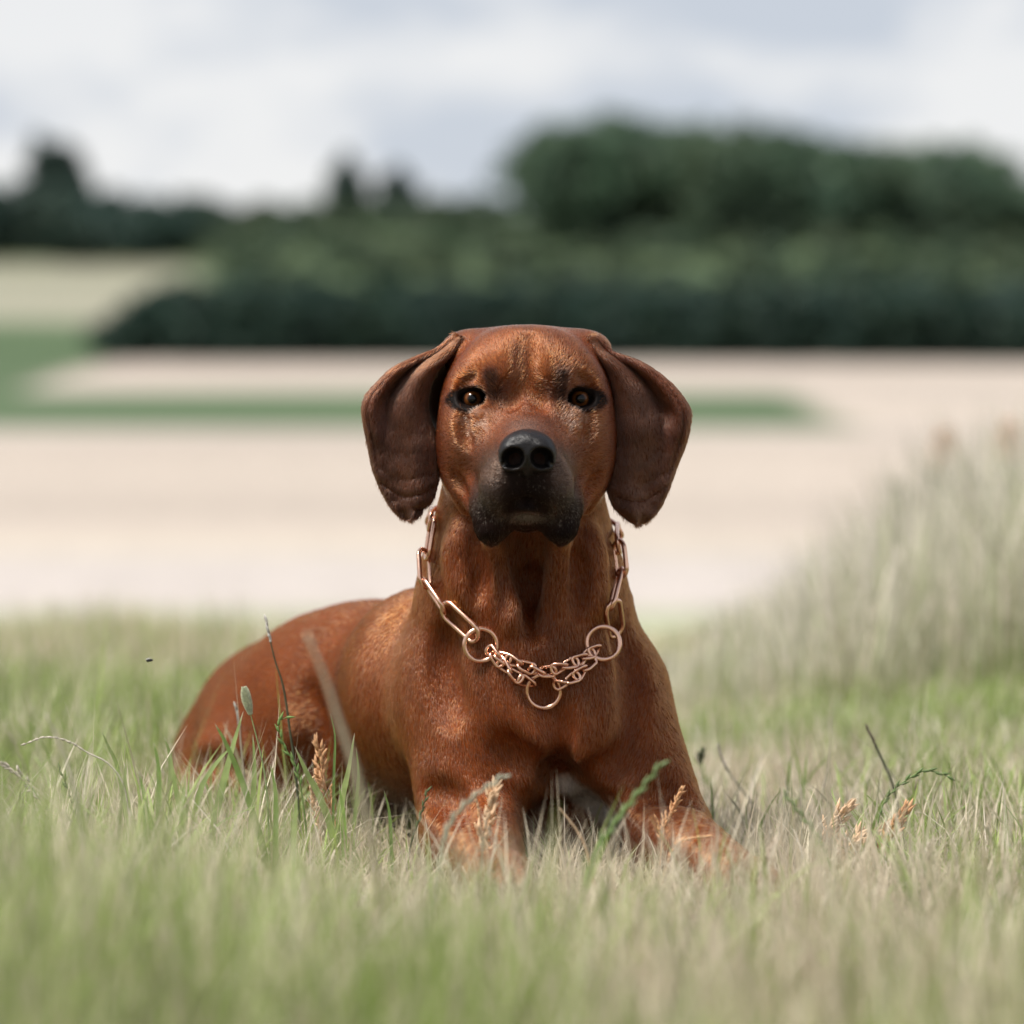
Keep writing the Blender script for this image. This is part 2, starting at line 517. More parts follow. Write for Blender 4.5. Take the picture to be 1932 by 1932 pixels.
# ear roots
both(lambda s: ell(A(FX + s * 116, 660, .075), (.022, .035, .017), .02))
# -- carve
ell(A(1074, 1572, .04), (.043, .10, .056), .02, 's')                               # hollow between the legs
EYE = []
for s in (-1, 1):
    ec = A(FX + s * 100, 754, .0100)
    EYE.append(ec)
    ell(ec + [0, -.022, .0003], (.0142, .022, .0090), .005, 's')
RE = .0158
for s, ec in zip((-1, 1), EYE):                                                    # eyelids follow the ball
    th = np.linspace(0, 2 * np.pi, 21)
    ax, az = .0150, .0090
    px_ = ax * np.cos(th); pz_ = az * np.sin(th) * np.where(np.sin(th) > 0, .90, .88)
    pz_ = pz_ - .0016 * np.cos(th) * s * -1 * 0
    rr = np.minimum(px_ ** 2 + pz_ ** 2, (RE * .99) ** 2)
    py_ = -np.sqrt(np.maximum((RE - .0002) ** 2 - rr, 0))
    pts = ec + np.stack([px_ + s * .001, py_ * .9 - .0008, pz_ - .0012 * (px_ * s > .008)], -1)
    for i in range(20):
        up = np.sin((th[i] + th[i + 1]) / 2) > 0
        r_ = .0014 if up else .0023
        rc(pts[i], pts[i + 1], r_, r_, .0025)

def sdf(P):
    P = np.asarray(P, np.float32)
    Dv = np.full(len(P), 9.0, np.float32)
    for pr in PR:
        if pr[0] == 'e':
            _, c_, r_, R_, op, k = pr
            ext = r_.max() + k + .03
            idx = np.nonzero(np.all(np.abs(P - c_.astype(np.float32)) < ext, axis=1))[0]
            if len(idx) == 0: continue
            q = P[idx] - c_
            if R_ is not None: q = q @ R_
            k0 = np.linalg.norm(q / r_, axis=1); k1 = np.linalg.norm(q / (r_ * r_), axis=1) + 1e-9
            dd = k0 * (k0 - 1) / k1
        else:
            _, a_, b_, ra, rb, sc, op, k = pr
            ext = max(ra, rb) + k + .03
            lo = np.minimum(a_, b_) - ext; hi = np.maximum(a_, b_) + ext
            idx = np.nonzero(np.all((P > lo) & (P < hi), axis=1))[0]
            if len(idx) == 0: continue
            q = P[idx] - a_; ba = b_ - a_
            t = np.clip(q @ ba / (ba @ ba), 0, 1)
            dd = np.linalg.norm(q - t[:, None] * ba, axis=1) - (ra + (rb - ra) * t)
        cur = Dv[idx]
        if op == 'u':
            h = np.maximum(k - np.abs(cur - dd), 0) / k
            Dv[idx] = np.minimum(cur, dd) - h * h * k * .25
        else:
            dd = -dd
            h = np.maximum(k - np.abs(cur - dd), 0) / k
            Dv[idx] = np.maximum(cur, dd) + h * h * k * .25
    return Dv

def axis(lo, hi, segs):
    """segs: list of (start, step) ; last runs to hi"""
    o = [lo]
    while o[-1] < hi:
        st = [s_ for (a_, s_) in segs if o[-1] >= a_ - 1e-9][-1]
        o.append(o[-1] + st)
    return np.array(o)

def surface_net(xs, ys, zs, f, block=8):
    nx, ny, nz = len(xs), len(ys), len(zs)
    # coarse pass: which blocks hold the surface
    bx, by, bz = [np.arange(0, n, block) for n in (nx, ny, nz)]
    def mid(g, b): return np.array([0.5 * (g[i] + g[min(i + block, len(g) - 1)]) for i in b]), np.array([0.5 * (g[min(i + block, len(g) - 1)] - g[i]) for i in b])
    mxs, hx = mid(xs, bx); mys, hy = mid(ys, by); mzs, hz = mid(zs, bz)
    Cg = np.stack(np.meshgrid(mxs, mys, mzs, indexing='ij'), -1).reshape(-1, 3)
    Hg = np.stack(np.meshgrid(hx, hy, hz, indexing='ij'), -1).reshape(-1, 3)
    dc = f(Cg)
    keep = np.abs(dc) < np.linalg.norm(Hg, axis=1) * 1.5 + .012
    V = np.repeat(np.repeat(np.repeat(dc.reshape(len(bx), len(by), len(bz)), block, 0), block, 1), block, 2)[:nx, :ny, :nz].copy()
    km = np.repeat(np.repeat(np.repeat(keep.reshape(len(bx), len(by), len(bz)), block, 0), block, 1), block, 2)[:nx, :ny, :nz]
    I = np.nonzero(km)
    P = np.stack([xs[I[0]], ys[I[1]], zs[I[2]]], -1)
    V[I] = f(P)
    S = V < 0
    cnt = np.zeros((nx - 1, ny - 1, nz - 1), np.int8)
    for dx in (0, 1):
        for dy in (0, 1):
            for dz in (0, 1):
                cnt += S[dx:nx - 1 + dx, dy:ny - 1 + dy, dz:nz - 1 + dz]
    act = (cnt > 0) & (cnt < 8)
    ci = np.nonzero(act)
    idx = np.full(act.shape, -1, np.int64); idx[ci] = np.arange(len(ci[0]))
    acc = np.zeros((len(ci[0]), 3)); num = np.zeros(len(ci[0]))
    corners = [(dx, dy, dz) for dx in (0, 1) for dy in (0, 1) for dz in (0, 1)]
    for a_ in corners:
        for ax in range(3):
            if a_[ax]: continue
            b_ = list(a_); b_[ax] = 1
            va = V[ci[0] + a_[0], ci[1] + a_[1], ci[2] + a_[2]]; vb = V[ci[0] + b_[0], ci[1] + b_[1], ci[2] + b_[2]]
            m_ = (va < 0) != (vb < 0)
            t = np.where(m_, va / np.where(m_, va - vb, 1), 0)
            pa = np.stack([xs[ci[0] + a_[0]], ys[ci[1] + a_[1]], zs[ci[2] + a_[2]]], -1)
            pb = np.stack([xs[ci[0] + b_[0]], ys[ci[1] + b_[1]], zs[ci[2] + b_[2]]], -1)
            acc += np.where(m_[:, None], pa + (pb - pa) * t[:, None], 0); num += m_
    VV = acc / num[:, None]
    quads = []
    for ax in range(3):
        u, v = [(1, 2), (2, 0), (0, 1)][ax]
        sl0 = [slice(None)] * 3; sl1 = [slice(None)] * 3
        sl0[ax] = slice(0, -1); sl1[ax] = slice(1, None)
        ch = S[tuple(sl0)] != S[tuple(sl1)]
        e_ = list(np.nonzero(ch))
        n_ = [nx, ny, nz]
        ok = (e_[u] > 0) & (e_[v] > 0) & (e_[u] < n_[u] - 1) & (e_[v] < n_[v] - 1)
        e_ = [q[ok] for q in e_]
        ins = S[tuple(sl0)][tuple(e_)]
        def cell(du, dv):
            q = [e_[0].copy(), e_[1].copy(), e_[2].copy()]
            q[u] = q[u] - du; q[v] = q[v] - dv
            return idx[q[0], q[1], q[2]]
        Q = np.stack([cell(1, 1), cell(0, 1), cell(0, 0), cell(1, 0)], -1)
        quads.append(np.where(ins[:, None], Q, Q[:, ::-1]))
    return VV, np.concatenate(quads)

def vnormals(V, F):
    n = np.zeros_like(V)
    fn = np.cross(V[F[:, 2]] - V[F[:, 0]], V[F[:, 3 if F.shape[1] == 4 else 1]] - V[F[:, 1 if F.shape[1] == 4 else 0]])
    for j in range(F.shape[1]): np.add.at(n, F[:, j], fn)
    return n / (np.linalg.norm(n, axis=1, keepdims=True) + 1e-12)

def trace_many(px, py, y0=-.26):
    """walk sight lines through photo pixels to the dog's surface"""
    px = np.asarray(px, float); py = np.asarray(py, float); t = np.full(len(px), y0)
    for _ in range(70):
        d_ = sdf(np.stack([(px - 966) * C0 * (D + t), t, HC - (py - 966) * C0 * (D + t)], -1))
        d_ = np.where(d_ > 5, .02, d_)
        if np.all(np.abs(d_) < .0005): break
        t = np.minimum(t + d_ * .9, .9)
    return np.stack([(px - 966) * C0 * (D + t), t, HC - (py - 966) * C0 * (D + t)], -1)
def trace(px, py, y0=-.26):
    return trace_many([px], [py], y0)[0]
def groove(path, r, k, n=8, inset=0.0):
    """press a crease into the surface along photo-space points"""
    q = spline([(x, y, 0) for x, y in path], n)
    pts = trace_many(q[:, 0], q[:, 1]) + np.array([0, inset, 0])
    for i in range(n - 1): rc(pts[i], pts[i + 1], r, r, k, 's')
for s in (-1, 1):
    groove([(FX, 946), (FX + s * 22, 951), (FX + s * 37, 972), (FX + s * 42, 1000)], .0042, .004, 9)      # lip line
    groove([(FX + s * 116, 786), (FX + s * 118, 812), (FX + s * 108, 838)], .0014, .010, 7)                 # tear fold
    groove([(FX + s * 124, 742), (FX + s * 118, 722), (FX + s * 98, 712)], .0010, .008, 7)                 # fold over the eye
    groove([(FX + s * 132, 900), (FX + s * 118, 936), (FX + s * 112, 958)], .0022, .012, 7)                # behind the lips
    groove([(FX + s * 24, 730), (FX + s * 30, 760)], .0016, .016, 5)
groove([(FX, 890), (FX, 944)], .0010, .005, 5)                                                             # lip cleft
groove([(FX, 640), (FX, 730)], .0014, .020, 6)                                                             # furrow of the brow
groove([(1056, 1375), (1055, 1430), (1058, 1472)], .0055, .014, 7)
groove([(1056, 1425), (1057, 1450), (1059, 1478)], .0085, .012, 7)                                         # crease of the breast
groove([(1056, 1380), (1035, 1330), (1010, 1290)], .0015, .030, 6)
groove([(950, 1400), (975, 1430), (1010, 1442), (1050, 1466)], .0022, .026, 9)
groove([(1190, 1370), (1170, 1430), (1120, 1448), (1066, 1466)], .0022, .022, 9)
groove([(575, 1310), (592, 1390), (565, 1470)], .0035, .035, 7)
groove([(345, 1452), (400, 1440), (455, 1462)], .0030, .025, 6)
groove([(992, 1026), (997, 1070), (1004, 1110)], .0190, .016, 8)
groove([(1000, 1090), (1008, 1140), (1014, 1180)], .0100, .018, 6)
def ridge(path, r, k, n=8, sink=.004):
    q = spline([(x, y, 0) for x, y in path], n)
    pts = trace_many(q[:, 0], q[:, 1]) + np.array([0, sink, 0])
    for i in range(n - 1): rc(pts[i], pts[i + 1], r, r, k)
ridge([(925, 1000), (938, 1080), (965, 1170)], .0075, .012)                                                 # cords of the neck
ridge([(1060, 1000), (1052, 1080), (1036, 1175)], .0075, .012)
ridge([(868, 1000), (862, 1060), (880, 1130)], .0070, .016)
ridge([(1112, 1010), (1120, 1080), (1118, 1150)], .0070, .016)
groove([(842, 1190), (832, 1270), (852, 1345)], .0026, .030, 7)                                             # shoulder
groove([(1172, 1190), (1196, 1262), (1196, 1340)], .0026, .030, 7)
groove([(808, 1490), (850, 1505), (885, 1545)], .0026, .025, 6)
groove([(1215, 1500), (1262, 1490), (1300, 1510)], .0022, .025, 6)
for gx_, gy0, gy1 in ((948, 1060, 1150), (900, 1020, 1120), (1086, 1030, 1150)):    # loose skin of the throat
    groove([(gx_, gy0), (gx_ + 6, (gy0 + gy1) / 2), (gx_ + 4, gy1)], .0036, .014, 6)

xs = axis(-.44, .27, [(-9, .0055), (-.115, .0021), (.125, .0045)])
ys = axis(-.26, .80, [(-9, .004), (-.135, .0021), (.09, .006), (.30, .008)])
zs = axis(-.05, .545, [(-9, .005), (.03, .0045), (.30, .0021)])
BV, BF = surface_net(xs, ys, zs, sdf)
# relax the grid steps a little
def relax(V, F, it=2, lam=.5):
    for _ in range(it):
        s_ = np.zeros_like(V); n_ = np.zeros(len(V))
        for j in range(4):
            k_ = (j + 1) % 4
            np.add.at(s_, F[:, j], V[F[:, k_]]); np.add.at(n_, F[:, j], 1)
            np.add.at(s_, F[:, k_], V[F[:, j]]); np.add.at(n_, F[:, k_], 1)
        V = V + lam * (s_ / np.maximum(n_, 1)[:, None] - V)
    return V
BV = relax(BV, BF, 2, .4)
BN = vnormals(BV, BF)

# ---- coat colour over the body (pigment, with some painted shade and sheen)
RUST = np.array([.140, .034, .0066]); DARK = np.array([.0042, .0034, .0032]); TAN = np.array([.25, .085, .028]); GREYB = np.array([.095, .058, .042])
BROWN = np.array([.062, .018, .007]); WHITE = np.array([.42, .38, .35])
def gell(px, py, cx, cy, rx, ry, p=1.0):
    q = ((px - cx) / rx) ** 2 + ((py - cy) / ry) ** 2
    return np.exp(-q * p)
def coat(P):
    px, py = proj(P); Y = P[:, 1]
    n1 = vnoise(P, 28.)[:, None]; n2 = vnoise(P + 5, 90.)[:, None]
    c = RUST * (.78 + .30 * n1 + .16 * n2)
    def mix(m_, colr):
        nonlocal c
        m_ = np.clip(m_, 0, 1)[:, None]; c = c * (1 - m_) + np.asarray(colr) * m_
    ax = np.abs(px - FX)
    head = (py < 1040) & (Y < .11)
    mix(.22 * gell(px, py, FX, 690, 70, 60) * head, TAN)                       # forehead a touch lighter
    mix(.5 * np.exp(-((px - FX) / 9) ** 2) * sstep(730, 700, py) * sstep(600, 640, py) * head, BROWN * .8)
    mix(.45 * np.exp(-((px - FX) / 7) ** 2) * sstep(800, 760, py) * sstep(725, 745, py) * head, BROWN)
    mix(.85 * gell(ax, py, 64, 711, 19, 20) * (Y < .05), DARK * 2.6)            # brow marks
    mix(.7 * gell(ax, py, 52, 748, 13, 26) * (Y < .05), BROWN * .6)
    mix(.9 * gell(ax, py, 64, 742, 11, 24) * (Y < .05), DARK * 1.8)
    mix(.40 * gell(ax, py, 108, 808, 34, 26) * (Y < .05), TAN * 1.25)  # bright fur highlight below the eye, put in as paler colour
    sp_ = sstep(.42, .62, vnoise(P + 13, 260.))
    mix(.5 * sp_ * gell(ax, py, 92, 800, 26, 30) * (Y < .05), [.46, .30, .22])  # pale speckled hairs, part of the painted highlight below the eye
    mix(.55 * gell(ax, py, 122, 822, 9, 22) * (Y < .05), BROWN)                # tear fold
    mix(.75 * gell(px, py, FX, 805, 48, 22) * (Y < -.005), GREYB * 1.15)            # grizzled bridge
    # dark mask over lips and chin
    mq = ((px - FX) / (78 + 34 * sstep(890, 985, py))) ** 4 + ((py - 948) / 96) ** 4
    mask = sstep(2.6, .25, mq) ** .8 * sstep(.015, -.025, Y)
    mix(.95 * mask, DARK * (1.1))
    side = sstep(70, 92, ax) * mask
    mix(.6 * gell(ax, py, 70, 905, 26, 42) * (Y < -.02), GREYB * .75)
    mix(.45 * gell(ax, py, 52, 960, 12, 26) * (Y < -.02), GREYB * .6)
    mix(.85 * gell(ax, py, 70, 878, 26, 42) * (Y < -.012), np.array([.088, .047, .029]) * (.7 + .6 * n2))
    mix(.50 * gell(ax, py, 74, 940, 22, 30) * (Y < -.02), np.array([.040, .027, .021]) * (.6 + .8 * n2))
    mix(.5 * gell(ax, py, 66, 996, 22, 16) * (Y < -.01), DARK)
    mix(.6 * gell(px, py, FX, 976, 34, 9) * (Y < -.04), [.20, .18, .16])         # frosted chin
    for s, ec in zip((-1, 1), EYE):                                                # eye rims
        q = P - ec
        rim = ((q[:, 0] - s * .0012) / .0215) ** 2 + ((q[:, 2] + .0008) / .0122) ** 2
        mix(.97 * sstep(1.35, .9, rim) * (np.abs(q[:, 1]) < .03), DARK * .7)
        tail = gell(q[:, 0] * s, q[:, 2], .0215, -.002, .006, .004)
        mix(.8 * tail * (np.abs(q[:, 1]) < .03), DARK)
    # throat and neck shade put into the hair colour; browner chest
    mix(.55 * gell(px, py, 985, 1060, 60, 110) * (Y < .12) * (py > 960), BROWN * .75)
    mix(.25 * gell(px, py, 985, 1240, 120, 60), BROWN)
    # darker lower flank
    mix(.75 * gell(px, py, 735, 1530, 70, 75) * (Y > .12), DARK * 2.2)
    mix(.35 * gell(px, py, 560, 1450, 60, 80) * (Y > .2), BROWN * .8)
    mix(.40 * gell(px, py, 740, 1330, 25, 110) * (Y > .12), TAN * 1.1)  # light sheen on the flank painted as a tan streak
    # white flash on the breast, paler toes
    t_ = ((px - 1068) * (1160 - 1068) + (py - 1478) * (1548 - 1478)) / (92 ** 2 + 70 ** 2)
    dl = np.hypot(px - (1068 + 92 * np.clip(t_, 0, 1)), py - (1478 + 70 * np.clip(t_, 0, 1)))
    mix(.95 * sstep(26, 10, dl) * (Y > .0), WHITE * 1.15)
    mix(.10 * (P[:, 2] < .06) * (Y < -.02), TAN)
    return c
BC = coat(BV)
dog = empty("dog", (0, .15, 0))
tag(dog, "rust-brown hound with dark muzzle lying in grass, facing forward, ears hanging", "dog")
m, nt, b = mat_new("dog_skin")
cs, nzb = noise_mul(nt, attr_col(nt), 260, .7, 1.15, 5)
nt.links.new(cs, b.inputs["Base Color"]); b.inputs["Roughness"].default_value = .62
b.inputs["Specular IOR Level"].default_value = .10
bump(nt, b, nzb.outputs["Fac"], .35, .0015)
M_SKIN = m
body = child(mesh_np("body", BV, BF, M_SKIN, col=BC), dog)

# ---- nose leather
PR_BODY = PR
PR = []
NC = A(995, 851, -.118)
def nz_(dx, dy, dz): return NC + np.array([dx * K, dz, -dy * K])
ell(nz_(0, -10, .010), (.0225, .022, .0165), .008)
both(lambda s: ell(nz_(s * 28, 3, .004), (.0145, .018, .0155), .007))
ell(nz_(0, 14, .002), (.0150, .0145, .0130), .006)
both(lambda s: ell(nz_(s * 30, 24, .004), (.0120, .0140, .0085), .005))
ell(nz_(0, 34, .008), (.006, .010, .009), .005)
both(lambda s: ell(nz_(s * 28, 14, -.010), (.0112, .018, .0100), .003, 's', (s * 20, 'Y')))
both(lambda s: rc(nz_(s * 34, 20, -.010), nz_(s * 52, 27, .006), .0030, .0022, .003, 's'))
rc(nz_(0, 8, -.0155), nz_(0, 48, -.003), .0009, .0011, .0025, 's')
nxs = np.arange(NC[0] - .034, NC[0] + .034, .00085); nys = np.arange(NC[1] - .024, NC[1] + .04, .00085); nzs = np.arange(NC[2] - .03, NC[2] + .03, .00085)
NV, NF = surface_net(nxs, nys, nzs, sdf)
NV = relax(NV, NF, 2, .4)
NV[:, 0] = NC[0] + (NV[:, 0] - NC[0]) * .93
NV[:, 2] = NC[2] + (NV[:, 2] - NC[2]) * .95
PR = PR_BODY
m, nt, b = mat_new("nose_leather")
vo = nt.nodes.new("ShaderNodeTexVoronoi"); vo.inputs["Scale"].default_value = 900
tcn = nt.nodes.new("ShaderNodeTexCoord"); nt.links.new(tcn.outputs["Object"], vo.inputs["Vector"])
b.inputs["Base Color"].default_value = (.010, .0085, .008, 1); b.inputs["Roughness"].default_value = .28
b.inputs["Specular IOR Level"].default_value = .28
bump(nt, b, vo.outputs["Distance"], .6, .0006)
child(mesh_np("nose", NV, NF, m), dog)

# ---- eyes
m, nt, b = mat_new("eyeball")
tcn = nt.nodes.new("ShaderNodeTexCoord")
sep = nt.nodes.new("ShaderNodeSeparateXYZ"); nt.links.new(tcn.outputs["Object"], sep.inputs["Vector"])
def mth(op, a_, b_=None):
    n_ = nt.nodes.new("ShaderNodeMath"); n_.operation = op
    for i_, v_ in enumerate((a_, b_)):
        if v_ is None: continue
        if isinstance(v_, (int, float)): n_.inputs[i_].default_value = v_
        else: nt.links.new(v_, n_.inputs[i_])
    return n_.outputs[0]
rad = mth('SQRT', mth('ADD', mth('POWER', sep.outputs["X"], 2.0), mth('POWER', sep.outputs["Z"], 2.0)))
rp = nt.nodes.new("ShaderNodeValToRGB"); nt.links.new(mth('MULTIPLY', rad, 60.0), rp.inputs["Fac"])
el = rp.color_ramp.elements
el[0].position = .235; el[0].color = (.002, .002, .002, 1)
el[1].position = .275; el[1].color = (.06, .020, .005, 1)
for pos, cl_ in ((.37, (.125, .041, .008, 1)), (.46, (.05, .016, .005, 1)), (.52, (.004, .003, .003, 1)), (.9, (.012, .010, .010, 1))):
    q = rp.color_ramp.elements.new(pos); q.color = cl_
ce, _ = noise_mul(nt, rp.outputs["Color"], 700, .7, 1.3)
nt.links.new(ce, b.inputs["Base Color"]); b.inputs["Roughness"].default_value = .35
b.inputs["Coat Weight"].default_value = 1.0; b.inputs["Coat IOR"].default_value = 1.33; b.inputs["Coat Roughness"].default_value = .02
b.inputs["Specular IOR Level"].default_value = .05
M_EYE = m
for s, ec in zip((-1, 1), EYE):
    bm = bmesh.new(); bmesh.ops.create_uvsphere(bm, u_segments=48, v_segments=32, radius=.0154)
    for v in bm.verts:                                 # corneal bulge
        r_ = math.hypot(v.co.x, v.co.z)
        if v.co.y < 0 and r_ < .0085: v.co.y -= .0028 * (1 - (r_ / .0085) ** 2)
    for f_ in bm.faces: f_.smooth = True
    me = bpy.data.meshes.new("eye"); bm.to_mesh(me); bm.free(); me.materials.append(M_EYE)
    o = bpy.data.objects.new("eye", me); COL.objects.link(o); o.location = ec - np.array([0, .15, 0]); o.parent = dog
    o.rotation_euler = (0, 0, math.radians(s * 2))

# ---- ears: thick folded leather sheets
EAR_L_OUT = [(861, 629), (842, 644), (821, 659), (780, 676), (741, 695), (713, 720), (690, 747), (683, 776), (692, 832), (702, 880), (715, 916), (734, 951), (756, 974), (776, 979)]
EAR_L_IN = [(872, 634), (868, 650), (848, 672), (824, 698), (811, 725), (805, 760), (809, 790), (820, 818), (828, 850), (828, 885), (823, 916), (814, 944), (798, 957), (793, 969), (776, 979)]
EAR_R_OUT = [(1122, 631), (1140, 645), (1157, 664), (1203, 681), (1231, 696), (1266, 723), (1294, 757), (1304, 783), (1296, 832), (1277, 881), (1262, 923), (1245, 958), (1224, 979), (1203, 988)]
EAR_R_IN = [(1108, 634), (1110, 650), (1130, 676), (1148, 708), (1158, 750), (1156, 804), (1149, 846), (1142, 881), (1145, 916), (1157, 951), (1172, 968), (1187, 980), (1203, 988)]
def ear(out_, in_, s):
    so = spline([(x, y, 0) for x, y in out_], 200)[:, :2]; si = spline([(x, y, 0) for x, y in in_], 200)[:, :2]
    nr, ncol = 90, 64
    # rows by arc fraction of each edge, so the rows fan from root to tip
    def arc(q, n):
        l_ = np.concatenate([[0], np.cumsum(np.linalg.norm(np.diff(q, axis=0), axis=1))]); l_ /= l_[-1]
        t_ = np.linspace(0, 1, n)
        return np.stack([np.interp(t_, l_, q[:, 0]), np.interp(t_, l_, q[:, 1])], -1)
    o_, i_ = arc(so, nr), arc(si, nr)
    S_ = np.concatenate([np.linspace(-.30, -.025, 10), np.linspace(0, 1, ncol - 10)])            # <0 = tucked under, 0 = front edge, 1 = outer edge
    T_ = np.linspace(0, 1, nr)
    PX = i_[:, None, 0] * (1 - S_) + o_[:, None, 0] * S_; PY = i_[:, None, 1] * (1 - S_) + o_[:, None, 1] * S_
    Tg = T_[:, None]; Sg = S_[None]
    tk = np.clip(-Sg / .30, 0, 1) * sstep(.62, .40, Tg)
    PX = np.where(Sg < 0, i_[:, None, 0] - s * 30 * tk ** 3.0, PX); PY = np.where(Sg < 0, i_[:, None, 1] + 2 * tk, PY)
    open_ = sstep(0.02, .28, Tg)
    ridge = .24 + .08 * Tg                           # crest of the front fold
    Yd = .044 + .004 * sstep(0, .35, Tg) + .006 * Tg + .060 * tk ** .8
    Yd = Yd - .020 * np.exp(-((Sg - ridge) / .26) ** 2) * (.35 + .65 * sstep(0, .2, Tg)) * (1 - .45 * Tg)   # front fold stands proud
    Yd = Yd + .020 * np.exp(-((Sg - .66) / .10) ** 2) * open_ * sstep(.62, .30, Tg)                          # deep valley behind the fold
    Yd = Yd - .010 * np.exp(-((Sg - .88) / .13) ** 2) * open_ * sstep(.85, .4, Tg)                          # back lobe rolls forward
    Yd = Yd + .006 * sstep(.07, 0, Sg) * sstep(.95, .5, Tg)                                                # front edge tucks under
    Yd = Yd + .006 * sstep(.95, 1, Sg)
    Pn = np.stack([PX * .02 + s * 11, PY * .02, np.zeros_like(PX)], -1)
    Yd = Yd + .0040 * (vnoise(Pn, 1.3) - .5) * open_ + .0008 * (vnoise(Pn + 4, 5.) - .5) * sstep(.3, .8, Tg)
    wr = np.sin((PY - PX * .25 * s) * .21 + 3 * vnoise(Pn + 8, 1.5)) * sstep(.72, .9, Tg) * sstep(1.0, .93, Tg)
    Yd = Yd - .0006 * wr
    Yd = Yd + .0030 * np.exp(-((Sg - .90) / .025) ** 2) * sstep(.22, .34, Tg) * sstep(.78, .6, Tg)           # rolled hem
    uu = Tg - .84 + .30 * (Sg - .5) ** 2
    Yd = Yd + .0010 * np.exp(-(uu / .012) ** 2) - .0008 * np.exp(-((uu + .03) / .014) ** 2) + .0005 * np.exp(-((uu + .08) / .012) ** 2)     # curved creases above the tip
    ss = C0 * (D + Yd)
    # edge waviness
    F_ = np.stack([(PX - 966) * ss, Yd, HC - (PY - 966) * ss], -1)
    th = .0034 * np.minimum(1, np.sqrt(np.clip(np.minimum(np.minimum((Sg + .31) * 9 + 9 * (Tg > .6) * (Sg - .31) * 0, 1 - Sg) * 9, (1 - Tg) * 14), 0.02, 1)))
    gu = np.gradient(F_, axis=0); gv = np.gradient(F_, axis=1)
    nn = np.cross(gu, gv); nn /= np.linalg.norm(nn, axis=-1, keepdims=True) + 1e-12
    nn = np.where(nn[..., 1:2] > 0, -nn, nn)
    front = F_ + nn * th[..., None] * .5; back = F_ - nn * th[..., None] * .5
    V = np.concatenate([front.reshape(-1, 3), back.reshape(-1, 3)])
    a_ = (np.arange(nr - 1)[:, None] * ncol + np.arange(ncol - 1)[None]).ravel()
    Q = np.stack([a_, a_ + 1, a_ + ncol + 1, a_ + ncol], -1)
    off = nr * ncol
    Qb = Q[:, ::-1] + off
    rim = np.concatenate([np.arange(ncol), np.arange(1, nr) * ncol + ncol - 1, (nr - 1) * ncol + np.arange(ncol - 2, -1, -1), np.arange(nr - 2, 0, -1) * ncol])
    r2 = np.roll(rim, -1)
    Qr = np.stack([rim, rim + off, r2 + off, r2], -1)
    Q = np.concatenate([Q, Qb, Qr])
    if s > 0: Q = Q[:, ::-1]
    n1 = vnoise(V, 40.)[:, None]
    EC = np.array([.068, .023, .010])
    cc_ = EC * (.8 + .4 * n1)
    Sg2 = np.tile(np.broadcast_to(Sg, (nr, ncol)).ravel(), 2); Tg2 = np.tile(np.broadcast_to(Tg, (nr, ncol)).ravel(), 2)
    top_ = sstep(.35, .0, Tg2)[:, None]
    cc_ = cc_ * (1 - top_ * .6) + RUST * .75 * top_ * .6
    dk = sstep(.80, 1, Tg2)[:, None]
    cc_ = cc_ * (1 - .35 * dk)
    lob = (sstep(.55, .75, Sg2) * sstep(.7, .3, Tg2))[:, None]
    cc_ = cc_ * (1 - lob) + np.array([.085, .021, .007]) * (.8 + .4 * n1) * lob
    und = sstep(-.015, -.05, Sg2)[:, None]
    cc_ = cc_ * (1 - und) + np.array([.020, .009, .006]) * und  # bare inner ear, with the gap's shade put into its colour
    return V, Q, cc_, Tg2, Sg2
EARS = []
for s, (o_, i_) in zip((-1, 1), ((EAR_L_OUT, EAR_L_IN), (EAR_R_OUT, EAR_R_IN))):
    V, Q, cE, tE, sE = ear(o_, i_, s)
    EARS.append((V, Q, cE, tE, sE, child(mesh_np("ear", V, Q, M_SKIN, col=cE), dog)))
# ------------------------------------------------------------------ short coat of real hairs
m = bpy.data.materials.new("coat_hair"); m.use_nodes = True
nt = m.node_tree; nt.nodes.clear()
oh = nt.nodes.new("ShaderNodeOutputMaterial"); hb = nt.nodes.new("ShaderNodeBsdfHairPrincipled")
hb.parametrization = 'COLOR'
ah = nt.nodes.new("ShaderNodeAttribute"); ah.attribute_name = "Col"
nt.links.new(ah.outputs["Color"], hb.inputs["Color"])
hb.inputs["Roughness"].default_value = .24
hb.inputs["Radial Roughness"].default_value = .6
hb.inputs["Random Roughness"].default_value = .3
hb.inputs["IOR"].default_value = 1.5
nt.links.new(hb.outputs["BSDF"], oh.inputs["Surface"])
M_HAIR = m
